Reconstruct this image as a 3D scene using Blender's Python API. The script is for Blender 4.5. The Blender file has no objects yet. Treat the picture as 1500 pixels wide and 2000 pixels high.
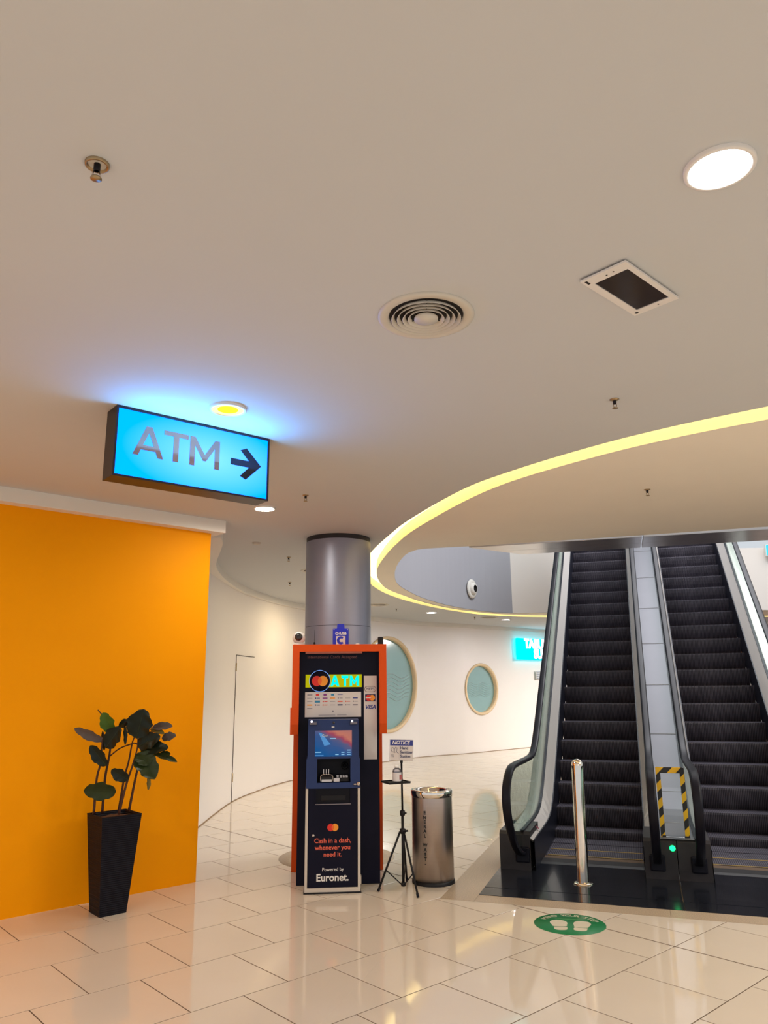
import bpy, bmesh, math, random
from mathutils import Vector, Matrix
from mathutils.geometry import tessellate_polygon
random.seed(7)
SC = bpy.context.scene
COL = SC.collection
PI = math.pi

# ------------------------------------------------------------------ camera
CAM_H, F_PX, PITCH, ROLL = 1.608, 1464.9, 0.22925, -0.00891
_r = Vector((1, 0, 0)); _u = Vector((0, -math.sin(PITCH), math.cos(PITCH))); _w = Vector((0, math.cos(PITCH), math.sin(PITCH)))
_r2 = _r * math.cos(ROLL) + _u * math.sin(ROLL)
_u2 = -_r * math.sin(ROLL) + _u * math.cos(ROLL)
cam = bpy.data.objects.new('camera', bpy.data.cameras.new('camera'))
COL.objects.link(cam)
cam.data.sensor_fit = 'HORIZONTAL'; cam.data.sensor_width = 36
cam.data.lens = 36 * F_PX / 1500
cam.data.clip_start = 0.05
M = Matrix((_r2, _u2, -_w)).transposed().to_4x4(); M.translation = (0, 0, CAM_H)
cam.matrix_world = M
SC.camera = cam

# ------------------------------------------------------------------ world, exposure
SC.view_settings.view_transform = 'Standard'
SC.view_settings.look = 'None'
SC.view_settings.gamma = 1
SC.view_settings.use_curve_mapping = False
SC.view_settings.exposure = 0.0
wd = bpy.data.worlds.new('mall_daylight'); SC.world = wd; wd.use_nodes = True
bg = wd.node_tree.nodes['Background']
bg.inputs[0].default_value = (0.88, 0.94, 1.0, 1); bg.inputs[1].default_value = 0.74
SC.cycles.use_denoising = True
SC.cycles.max_bounces = 10; SC.cycles.diffuse_bounces = 5; SC.cycles.glossy_bounces = 5
SC.cycles.transmission_bounces = 6; SC.cycles.transparent_max_bounces = 12
SC.cycles.sample_clamp_indirect = 6.0
SC.cycles.caustics_reflective = False; SC.cycles.caustics_refractive = False

CEIL = 3.15
def area_lamp(name, loc, size, power, color, rot=(0, 0, 0)):
    l = bpy.data.lights.new(name, 'AREA'); l.shape = 'DISK'; l.size = size; l.energy = power; l.color = color
    o = bpy.data.objects.new(name, l); COL.objects.link(o); o.location = loc; o.rotation_euler = rot
    return o
WARM = (1.0, 0.86, 0.68); NEUT = (1.0, 0.95, 0.88)
# recessed downlights of the same ceiling that stand outside the view (behind and beside the camera)
for x, y, e, c in [(-1.6, 0.4, 26, NEUT), (0.9, -1.6, 30, NEUT), (-1.8, -2.4, 30, WARM), (3.2, 0.2, 34, NEUT), (4.4, 2.8, 34, NEUT),
                   (-3.4, 2.4, 30, WARM), (-4.2, -0.4, 30, WARM), (3.4, -2.6, 30, NEUT), (3.7, 3.5, 16, NEUT), (-3.9, 4.2, 8, WARM)]:  # second to last lamp is added to brighten the ceiling on the right
    area_lamp('downlight_lamp', (x, y, CEIL - 0.02), 0.18, e * 1.15, c)
# corridor downlights behind the column
for x, y, e, c in [(-1.0, 13.0, 27, (1.0, 0.78, 0.46)), (-0.62, 10.6, 13, (1.0, 0.74, 0.42))]:
    area_lamp('corridor_lamp', (x, y, CEIL - 0.02), 0.16, e * 1.0, c)
# unseen fill lamps added to brighten the void, the far wall and the ceiling
area_lamp('void_fill', (5.2, 11.2, 7.9), 5.0, 620, (0.96, 0.96, 1.0))
area_lamp('void_fill', (9.5, 12.5, 7.9), 4.0, 105, (1.0, 0.95, 0.88))
for x, y, e in [(6.5, 18.9, 230), (5.6, 3.9, 75), (8.5, 19.6, 130), (4.5, 5.9, 36)]:
    area_lamp('hall_fill', (x, y, CEIL - 0.02), 0.2, e, NEUT)

# ------------------------------------------------------------------ materials
def lin(h):
    h = h.lstrip('#'); out = []
    for i in (0, 2, 4):
        c = int(h[i:i + 2], 16) / 255
        out.append(c / 12.92 if c <= 0.04045 else ((c + 0.055) / 1.055) ** 2.4)
    return tuple(out)
def pm(name, color, rough=0.5, metal=0.0, var=0.06, scale=6.0, bump=0.0, bscale=80.0, coat=0.0, spec=0.5, stretch=None, aniso=0.0):
    """principled material whose colour and relief come from object-space noise"""
    if isinstance(color, str): color = lin(color)
    m = bpy.data.materials.new(name); m.use_nodes = True
    nt = m.node_tree; b = nt.nodes['Principled BSDF']
    b.inputs['Roughness'].default_value = rough; b.inputs['Metallic'].default_value = metal
    b.inputs['Coat Weight'].default_value = coat; b.inputs['Specular IOR Level'].default_value = spec
    tc = nt.nodes.new('ShaderNodeTexCoord'); mp = nt.nodes.new('ShaderNodeMapping')
    if stretch: mp.inputs['Scale'].default_value = stretch
    nt.links.new(tc.outputs['Object'], mp.inputs[0])
    n = nt.nodes.new('ShaderNodeTexNoise'); n.inputs['Scale'].default_value = scale; n.inputs['Detail'].default_value = 4
    nt.links.new(mp.outputs[0], n.inputs['Vector'])
    mx = nt.nodes.new('ShaderNodeMix'); mx.data_type = 'RGBA'
    mx.inputs[6].default_value = (*[c * (1 - var) for c in color], 1)
    mx.inputs[7].default_value = (*[min(1, c * (1 + var)) for c in color], 1)
    nt.links.new(n.outputs[0], mx.inputs[0]); nt.links.new(mx.outputs[2], b.inputs['Base Color'])
    if bump:
        n2 = nt.nodes.new('ShaderNodeTexNoise'); n2.inputs['Scale'].default_value = bscale; n2.inputs['Detail'].default_value = 3
        nt.links.new(mp.outputs[0], n2.inputs['Vector'])
        bp = nt.nodes.new('ShaderNodeBump'); bp.inputs['Strength'].default_value = bump; bp.inputs['Distance'].default_value = 0.01
        nt.links.new(n2.outputs[0], bp.inputs['Height']); nt.links.new(bp.outputs[0], b.inputs['Normal'])
    return m
def em(name, color, strength, edge=None):
    """something that gives off light; slight noise so that a diffuser is not perfectly even"""
    if isinstance(color, str): color = lin(color)
    m = bpy.data.materials.new(name); m.use_nodes = True
    nt = m.node_tree; nt.nodes.clear()
    o = nt.nodes.new('ShaderNodeOutputMaterial'); e = nt.nodes.new('ShaderNodeEmission')
    tc = nt.nodes.new('ShaderNodeTexCoord'); n = nt.nodes.new('ShaderNodeTexNoise'); n.inputs['Scale'].default_value = 3
    nt.links.new(tc.outputs['Object'], n.inputs['Vector'])
    mr = nt.nodes.new('ShaderNodeMapRange'); mr.inputs[3].default_value = strength * 0.92; mr.inputs[4].default_value = strength * 1.08
    nt.links.new(n.outputs[0], mr.inputs[0]); nt.links.new(mr.outputs[0], e.inputs[1])
    e.inputs[0].default_value = (*color, 1)
    nt.links.new(e.outputs[0], o.inputs[0])
    return m
def glass(name, tint, refl=1.0, rough=0.0):
    m = bpy.data.materials.new(name); m.use_nodes = True
    nt = m.node_tree; nt.nodes.clear()
    o = nt.nodes.new('ShaderNodeOutputMaterial'); mix = nt.nodes.new('ShaderNodeMixShader')
    t = nt.nodes.new('ShaderNodeBsdfTransparent'); t.inputs[0].default_value = (*tint, 1)
    g = nt.nodes.new('ShaderNodeBsdfGlossy'); g.inputs['Roughness'].default_value = rough
    f = nt.nodes.new('ShaderNodeFresnel'); f.inputs[0].default_value = 1.5
    mul = nt.nodes.new('ShaderNodeMath'); mul.operation = 'MULTIPLY'; mul.inputs[1].default_value = refl
    nt.links.new(f.outputs[0], mul.inputs[0]); nt.links.new(mul.outputs[0], mix.inputs[0])
    nt.links.new(t.outputs[0], mix.inputs[1]); nt.links.new(g.outputs[0], mix.inputs[2]); nt.links.new(mix.outputs[0], o.inputs[0])
    return m

MAT = {}
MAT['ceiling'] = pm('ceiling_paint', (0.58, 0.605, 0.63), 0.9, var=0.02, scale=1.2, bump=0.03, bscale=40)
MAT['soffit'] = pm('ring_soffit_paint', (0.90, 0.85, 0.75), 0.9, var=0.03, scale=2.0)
MAT['white_wall'] = pm('white_wall_paint', (0.86, 0.82, 0.80), 0.55, var=0.02, scale=1.0)
MAT['void_wall'] = pm('void_wall_paint', (0.40, 0.40, 0.445), 0.8, var=0.02, scale=1.0)
MAT['void_cream'] = pm('void_wall_cream_paint', (0.88, 0.83, 0.78), 0.8, var=0.02, scale=1.0)
MAT['orange_wall'] = pm('orange_wall_paint', (0.98, 0.36, 0.0), 0.55, var=0.05, scale=1.6, bump=0.02, bscale=60, spec=0.08)
MAT['white'] = pm('white_paint', (0.82, 0.79, 0.74), 0.6, var=0.02)
MAT['grout'] = pm('dark_grout', (0.12, 0.075, 0.045), 0.9, var=0.2, scale=30)
MAT['joint_brown'] = pm('brown_joint', (0.30, 0.20, 0.12), 0.8, var=0.2)
MAT['granite'] = pm('speckled_granite', (0.44, 0.335, 0.23), 0.35, var=0.75, scale=120)
MAT['steel'] = pm('brushed_steel', (0.62, 0.57, 0.55), 0.32, 1.0, var=0.06, scale=8, stretch=(1, 1, 12))
MAT['column'] = pm('column_metal_cladding', (0.32, 0.325, 0.40), 0.42, 0.75, var=0.03, scale=3, stretch=(1, 1, 8))
MAT['bin_steel'] = pm('bin_brushed_steel', (0.47, 0.41, 0.39), 0.33, 1.0, var=0.05, scale=6, stretch=(1, 1, 10))
MAT['chrome'] = pm('polished_chrome', (0.86, 0.80, 0.74), 0.06, 1.0, var=0.02)
MAT['gold_chrome'] = pm('bollard_polished_steel', (0.85, 0.76, 0.66), 0.10, 1.0, var=0.03, stretch=(1, 1, 6))
MAT['deck_steel'] = pm('escalator_deck_steel', (0.74, 0.69, 0.66), 0.34, 0.4, var=0.05, scale=10, stretch=(1, 8, 1))
MAT['mid_deck'] = pm('escalator_grey_deck', (0.155, 0.15, 0.175), 0.45, 0.3, var=0.04, scale=6)
MAT['black_rubber'] = pm('handrail_black_rubber', (0.007, 0.007, 0.013), 0.42, var=0.2, spec=0.16)
MAT['black_metal'] = pm('black_metal', (0.009, 0.008, 0.010), 0.42, var=0.2, spec=0.25)
MAT['black_skirt'] = pm('black_skirt_panel', (0.008, 0.009, 0.018), 0.4, var=0.2, spec=0.25)
MAT['plinth'] = pm('dark_plinth_metal', (0.040, 0.035, 0.038), 0.42, 0.3, var=0.15, scale=14, spec=0.3)
MAT['floorplate'] = pm('black_floor_plate', (0.016, 0.018, 0.026), 0.16, 0.2, var=0.35, scale=9, coat=0.2, stretch=(1, 12, 1))
MAT['navy'] = pm('navy_laminate', (0.006, 0.006, 0.018), 0.4, var=0.15, spec=0.12)
MAT['navy_bezel'] = pm('blue_grey_bezel', (0.020, 0.038, 0.130), 0.4, 0.1, var=0.12, scale=14, spec=0.25)
MAT['dark_recess'] = pm('dark_recess_plastic', (0.005, 0.005, 0.009), 0.45, var=0.2, spec=0.15)
MAT['orange'] = pm('orange_red_laminate', (0.72, 0.080, 0.004), 0.4, var=0.06, spec=0.2)
MAT['cream_edge'] = pm('cream_metal_edge', (0.62, 0.55, 0.48), 0.45, var=0.05)
MAT['panel_white'] = pm('white_print_panel', (0.70, 0.64, 0.62), 0.5, var=0.02)
MAT['mc_red'] = pm('red_print', (0.75, 0.02, 0.01), 0.5)
MAT['mc_orange'] = pm('amber_print', (0.92, 0.33, 0.02), 0.5)
MAT['mc_mid'] = pm('mid_orange_print', (0.88, 0.14, 0.01), 0.5)
MAT['text_orange'] = pm('coral_print', (0.78, 0.13, 0.07), 0.5)
MAT['text_dim'] = pm('dim_brown_print', (0.16, 0.055, 0.05), 0.5)
MAT['text_white'] = pm('white_print', (0.80, 0.78, 0.76), 0.5)
MAT['text_black'] = pm('black_print', (0.012, 0.012, 0.014), 0.5)
MAT['text_blue'] = pm('blue_print', (0.02, 0.035, 0.26), 0.5)
MAT['text_navy'] = pm('navy_print', (0.01, 0.015, 0.09), 0.5)
MAT['teal_print'] = pm('teal_print', (0.03, 0.25, 0.45), 0.5)
MAT['purple_print'] = pm('purple_print', (0.25, 0.03, 0.25), 0.5)
MAT['grey_print'] = pm('grey_print', (0.28, 0.25, 0.28), 0.5)
MAT['alarm_blue'] = pm('alarm_box_blue', (0.012, 0.018, 0.50), 0.3, var=0.05)
MAT['clear_plastic'] = glass('clear_plastic', (0.93, 0.92, 0.95), 1.2, 0.05)
MAT['glass'] = glass('balustrade_glass', (0.86, 0.93, 0.90), 0.30, 0.0)
MAT['acrylic'] = glass('barrier_acrylic', (0.94, 0.95, 0.95), 0.7, 0.0)
MAT['camera_dome'] = pm('tinted_dome', (0.02, 0.02, 0.025), 0.08, var=0.1, coat=0.5)
MAT['white_plastic'] = pm('white_plastic', (0.80, 0.79, 0.78), 0.35, var=0.02)
MAT['porthole_frame'] = pm('pale_wood_ring', (0.76, 0.58, 0.36), 0.5, var=0.08, scale=9, stretch=(1, 1, 6))
MAT['porthole_pane'] = pm('frosted_teal_glass', (0.27, 0.44, 0.45), 0.12, var=0.05, scale=0.8, coat=0.4)
MAT['wave'] = pm('etched_wave_line', (0.32, 0.47, 0.48), 0.3, var=0.05)
MAT['leaf_dark'] = pm('dark_leaf', (0.010, 0.016, 0.010), 0.30, var=0.5, scale=14, spec=0.22)
MAT['leaf_mid'] = pm('mid_green_leaf', (0.024, 0.037, 0.010), 0.4, var=0.35, scale=14, spec=0.22)
MAT['leaf_bright'] = pm('bright_green_leaf', (0.060, 0.125, 0.012), 0.4, var=0.25, scale=14, spec=0.22)
MAT['leaf_grey'] = pm('grey_leaf_back', (0.11, 0.09, 0.085), 0.42, var=0.35, scale=16, spec=0.22)
MAT['leaf_olive'] = pm('olive_leaf', (0.16, 0.12, 0.03), 0.45, var=0.3, scale=16, spec=0.22)
MAT['stem'] = pm('red_brown_stem', (0.055, 0.014, 0.007), 0.6, var=0.4, scale=50, bump=0.3, bscale=90)
MAT['soil'] = pm('brown_soil', (0.075, 0.030, 0.014), 0.9, var=0.5, scale=40, bump=0.6, bscale=60)
MAT['brown_rot'] = pm('brown_leaf_edge', (0.08, 0.03, 0.012), 0.7, var=0.4)
MAT['green_sticker'] = pm('green_vinyl', (0.006, 0.19, 0.055), 0.30, var=0.06)
MAT['sticker_white'] = pm('sticker_cream_print', (0.66, 0.60, 0.47), 0.35, var=0.04)
MAT['sticker_pale'] = pm('sticker_faded_print', (0.10, 0.34, 0.12), 0.35, var=0.08)
MAT['yellow_line'] = pm('yellow_step_line', (0.32, 0.20, 0.03), 0.6, var=0.3)
MAT['dark_glass'] = pm('dark_screen_glass', (0.035, 0.026, 0.024), 0.12, var=0.3, scale=3)
MAT['brass'] = pm('aged_brass', (0.38, 0.28, 0.16), 0.35, 0.9, var=0.25, scale=30)
MAT['duct_dark'] = pm('dark_duct', (0.014, 0.011, 0.010), 0.9, var=0.2)
MAT['diffuser_paint'] = pm('diffuser_cream_paint', (0.62, 0.59, 0.53), 0.5, var=0.04)
MAT['sanitizer_label'] = pm('bottle_label', (0.74, 0.70, 0.72), 0.5, var=0.04)
MAT['sanitizer_red'] = pm('bottle_red_print', (0.40, 0.10, 0.10), 0.5)
MAT['gel'] = glass('sanitizer_gel', (0.80, 0.80, 0.86), 0.8, 0.1)
MAT['timber_fascia'] = pm('timber_fascia', (0.55, 0.25, 0.04), 0.5, var=0.1)
MAT['letter_bronze'] = pm('sign_letter_bronze', (0.40, 0.27, 0.23), 0.40, 0.7, var=0.05)
MAT['letter_navy'] = pm('sign_arrow_black', (0.008, 0.010, 0.022), 0.4, var=0.1)
MAT['sign_case'] = pm('sign_case_dark', (0.018, 0.012, 0.014), 0.4, 0.2, var=0.1)
MAT['lamp_rim'] = pm('lamp_white_rim', (0.80, 0.78, 0.76), 0.4, var=0.02)
MAT['lamp_white'] = em('lamp_white', (1.0, 0.93, 0.80), 260)
MAT['lamp_big'] = em('lamp_big_white', (0.96, 1.0, 1.0), 40)
MAT['lamp_yellow'] = em('lamp_warm', (1.0, 0.78, 0.22), 3.2)
MAT['lamp_yellow_core'] = em('lamp_warm_core', (1.0, 0.72, 0.03), 1.6)
MAT['lamp_far'] = em('lamp_far_white', (0.95, 0.97, 1.0), 230)
MAT['cove'] = em('cove_tape_diffuser', (1.0, 0.76, 0.30), 4.2)
MAT['cove_wall'] = pm('cove_wall_paint', (0.86, 0.80, 0.58), 0.7, var=0.02)
MAT['green_led'] = em('green_led', (0.01, 1.0, 0.22), 3.0)
MAT['neon_cyan'] = em('neon_cyan_panel', (0.0, 0.80, 0.95), 2.2)
MAT['neon_white'] = em('neon_white_letters', (1.0, 0.86, 0.92), 3.4)
MAT['neon_atm'] = em('lit_atm_letters', (0.0, 0.92, 0.88), 1.15)
MAT['neon_green_edge'] = em('lit_green_outline', (0.12, 0.85, 0.32), 1.0)
MAT['atm_yellow'] = em('lit_yellow_panel', (0.56, 0.52, 0.005), 0.85)
MAT['ring_glow'] = em('lit_ring', (0.18, 0.36, 0.85), 1.2)
MAT['shop_cyan'] = em('lit_shop_display', (0.06, 0.65, 0.85), 1.3)
MAT['led_white'] = em('white_led', (0.85, 0.85, 1.0), 2.5)
MAT['screen_text'] = em('screen_text', (0.35, 0.70, 1.0), 0.8)
MAT['screen_card'] = em('screen_card', (0.12, 0.36, 0.75), 0.75)

def tile_material():
    m = bpy.data.materials.new('polished_beige_tile'); m.use_nodes = True
    nt = m.node_tree; b = nt.nodes['Principled BSDF']
    tc = nt.nodes.new('ShaderNodeTexCoord'); oi = nt.nodes.new('ShaderNodeObjectInfo')
    n = nt.nodes.new('ShaderNodeTexNoise'); n.inputs['Scale'].default_value = 2.2; n.inputs['Detail'].default_value = 5
    nt.links.new(tc.outputs['Object'], n.inputs['Vector'])
    mx = nt.nodes.new('ShaderNodeMix'); mx.data_type = 'RGBA'
    mx.inputs[6].default_value = (0.70, 0.605, 0.50, 1); mx.inputs[7].default_value = (0.76, 0.665, 0.56, 1)
    add = nt.nodes.new('ShaderNodeMath'); add.operation = 'ADD'
    mul = nt.nodes.new('ShaderNodeMath'); mul.operation = 'MULTIPLY'; mul.inputs[1].default_value = 0.35
    nt.links.new(oi.outputs['Random'], mul.inputs[0]); nt.links.new(mul.outputs[0], add.inputs[0]); nt.links.new(n.outputs[0], add.inputs[1])
    sub = nt.nodes.new('ShaderNodeMath'); sub.operation = 'SUBTRACT'; sub.inputs[1].default_value = 0.17
    nt.links.new(add.outputs[0], sub.inputs[0]); nt.links.new(sub.outputs[0], mx.inputs[0])
    nt.links.new(mx.outputs[2], b.inputs['Base Color'])
    b.inputs['Roughness'].default_value = 0.06; b.inputs['IOR'].default_value = 1.55
    n2 = nt.nodes.new('ShaderNodeTexNoise'); n2.inputs['Scale'].default_value = 5
    nt.links.new(tc.outputs['Object'], n2.inputs['Vector'])
    bp = nt.nodes.new('ShaderNodeBump'); bp.inputs['Strength'].default_value = 0.012; bp.inputs['Distance'].default_value = 0.02
    nt.links.new(n2.outputs[0], bp.inputs['Height']); nt.links.new(bp.outputs[0], b.inputs['Normal'])
    return m
MAT['tile'] = tile_material()

def step_material():
    m = bpy.data.materials.new('ribbed_escalator_step'); m.use_nodes = True
    nt = m.node_tree; b = nt.nodes['Principled BSDF']
    tc = nt.nodes.new('ShaderNodeTexCoord')
    w = nt.nodes.new('ShaderNodeTexWave'); w.wave_type = 'BANDS'; w.bands_direction = 'X'; w.inputs['Scale'].default_value = 18
    w.inputs['Distortion'].default_value = 0
    nt.links.new(tc.outputs['Object'], w.inputs['Vector'])
    n = nt.nodes.new('ShaderNodeTexNoise'); n.inputs['Scale'].default_value = 5
    nt.links.new(tc.outputs['Object'], n.inputs['Vector'])
    ml = nt.nodes.new('ShaderNodeMath'); ml.operation = 'MULTIPLY'
    nt.links.new(w.outputs['Fac'], ml.inputs[0]); nt.links.new(n.outputs[0], ml.inputs[1])
    mx = nt.nodes.new('ShaderNodeMix'); mx.data_type = 'RGBA'
    mx.inputs[6].default_value = (0.018, 0.016, 0.027, 1); mx.inputs[7].default_value = (0.23, 0.205, 0.25, 1)
    nt.links.new(ml.outputs[0], mx.inputs[0]); nt.links.new(mx.outputs[2], b.inputs['Base Color'])
    b.inputs['Roughness'].default_value = 0.45; b.inputs['Metallic'].default_value = 0.35
    bp = nt.nodes.new('ShaderNodeBump'); bp.inputs['Strength'].default_value = 0.5; bp.inputs['Distance'].default_value = 0.004
    nt.links.new(w.outputs['Fac'], bp.inputs['Height']); nt.links.new(bp.outputs[0], b.inputs['Normal'])
    return m
MAT['step'] = step_material()

def hazard_material():
    m = bpy.data.materials.new('hazard_tape'); m.use_nodes = True
    nt = m.node_tree; b = nt.nodes['Principled BSDF']
    tc = nt.nodes.new('ShaderNodeTexCoord'); mp = nt.nodes.new('ShaderNodeMapping')
    mp.inputs['Rotation'].default_value = (0, math.radians(-45), 0); mp.inputs['Location'].default_value = (0.01, 0, 0)
    nt.links.new(tc.outputs['Object'], mp.inputs[0])
    w = nt.nodes.new('ShaderNodeTexWave'); w.bands_direction = 'X'; w.inputs['Scale'].default_value = 3.1; w.wave_profile = 'SIN'
    nt.links.new(mp.outputs[0], w.inputs['Vector'])
    cr = nt.nodes.new('ShaderNodeValToRGB'); cr.color_ramp.interpolation = 'CONSTANT'
    cr.color_ramp.elements[0].color = (0.012, 0.010, 0.012, 1); cr.color_ramp.elements[1].position = 0.5
    cr.color_ramp.elements[1].color = (0.83, 0.46, 0.01, 1)
    nt.links.new(w.outputs['Fac'], cr.inputs[0]); nt.links.new(cr.outputs[0], b.inputs['Base Color'])
    b.inputs['Roughness'].default_value = 0.4
    return m
MAT['hazard'] = hazard_material()

def pot_material():
    m = pm('ribbed_black_planter', (0.008, 0.008, 0.014), 0.55, var=0.25, scale=20, spec=0.12)
    nt = m.node_tree; b = nt.nodes['Principled BSDF']
    tc = nt.nodes.new('ShaderNodeTexCoord'); w = nt.nodes.new('ShaderNodeTexWave'); w.bands_direction = 'Z'
    w.inputs['Scale'].default_value = 22; w.inputs['Distortion'].default_value = 1.2; w.inputs['Detail'].default_value = 2
    nt.links.new(tc.outputs['Object'], w.inputs['Vector'])
    bp = nt.nodes.new('ShaderNodeBump'); bp.inputs['Strength'].default_value = 0.6; bp.inputs['Distance'].default_value = 0.005
    nt.links.new(w.outputs['Fac'], bp.inputs['Height']); nt.links.new(bp.outputs[0], b.inputs['Normal'])
    return m
MAT['pot'] = pot_material()

def sign_face_material():
    """backlit cyan face: brighter where the tubes inside sit, towards the middle"""
    m = bpy.data.materials.new('backlit_cyan_face'); m.use_nodes = True
    nt = m.node_tree; nt.nodes.clear()
    o = nt.nodes.new('ShaderNodeOutputMaterial'); e = nt.nodes.new('ShaderNodeEmission')
    tc = nt.nodes.new('ShaderNodeTexCoord'); mp = nt.nodes.new('ShaderNodeMapping')
    mp.inputs['Location'].default_value = (-0.15, 0, 0); mp.inputs['Scale'].default_value = (1.9, 0, 4.2)
    nt.links.new(tc.outputs['Object'], mp.inputs[0])
    g = nt.nodes.new('ShaderNodeTexGradient'); g.gradient_type = 'SPHERICAL'
    nt.links.new(mp.outputs[0], g.inputs[0])
    cr = nt.nodes.new('ShaderNodeValToRGB')
    cr.color_ramp.elements[0].position = 0.0; cr.color_ramp.elements[0].color = (0.0, 0.12, 1.0, 1)
    cr.color_ramp.elements[1].position = 0.85; cr.color_ramp.elements[1].color = (0.05, 0.18, 1.0, 1)
    nt.links.new(g.outputs[0], cr.inputs[0]); nt.links.new(cr.outputs[0], e.inputs[0]); e.inputs[1].default_value = 5.0
    nt.links.new(e.outputs[0], o.inputs[0])
    return m
MAT['sign_face'] = sign_face_material()

def screen_material():
    m = bpy.data.materials.new('lit_screen_picture'); m.use_nodes = True
    nt = m.node_tree; nt.nodes.clear()
    o = nt.nodes.new('ShaderNodeOutputMaterial'); e = nt.nodes.new('ShaderNodeEmission')
    tc = nt.nodes.new('ShaderNodeTexCoord'); n = nt.nodes.new('ShaderNodeTexNoise'); n.inputs['Scale'].default_value = 9
    nt.links.new(tc.outputs['Object'], n.inputs['Vector'])
    mp = nt.nodes.new('ShaderNodeMapping'); mp.inputs['Rotation'].default_value = (0, math.radians(-25), 0)
    mp.inputs['Scale'].default_value = (3.2, 1, 3.2)
    nt.links.new(tc.outputs['Object'], mp.inputs[0])
    sp = nt.nodes.new('ShaderNodeSeparateXYZ'); nt.links.new(mp.outputs[0], sp.inputs[0])
    ad = nt.nodes.new('ShaderNodeMath'); ad.operation = 'MULTIPLY_ADD'; ad.inputs[1].default_value = 0.35
    nt.links.new(n.outputs[0], ad.inputs[0]); nt.links.new(sp.outputs['Z'], ad.inputs[2])
    mr = nt.nodes.new('ShaderNodeMapRange'); mr.inputs[1].default_value = -0.15; mr.inputs[2].default_value = 0.62
    nt.links.new(ad.outputs[0], mr.inputs[0])
    cr = nt.nodes.new('ShaderNodeValToRGB'); els = cr.color_ramp.elements
    els[0].position = 0.0; els[0].color = (0.012, 0.09, 0.27, 1); els[1].position = 1.0; els[1].color = (0.40, 0.16, 0.14, 1)
    for ps, c in [(0.38, (0.04, 0.09, 0.24)), (0.55, (0.10, 0.10, 0.20)), (0.68, (0.32, 0.06, 0.10)), (0.82, (0.50, 0.17, 0.12))]:
        k = els.new(ps); k.color = (*c, 1)
    nt.links.new(mr.outputs[0], cr.inputs[0]); nt.links.new(cr.outputs[0], e.inputs[0]); e.inputs[1].default_value = 1.0
    nt.links.new(e.outputs[0], o.inputs[0])
    return m
MAT['screen'] = screen_material()

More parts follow.
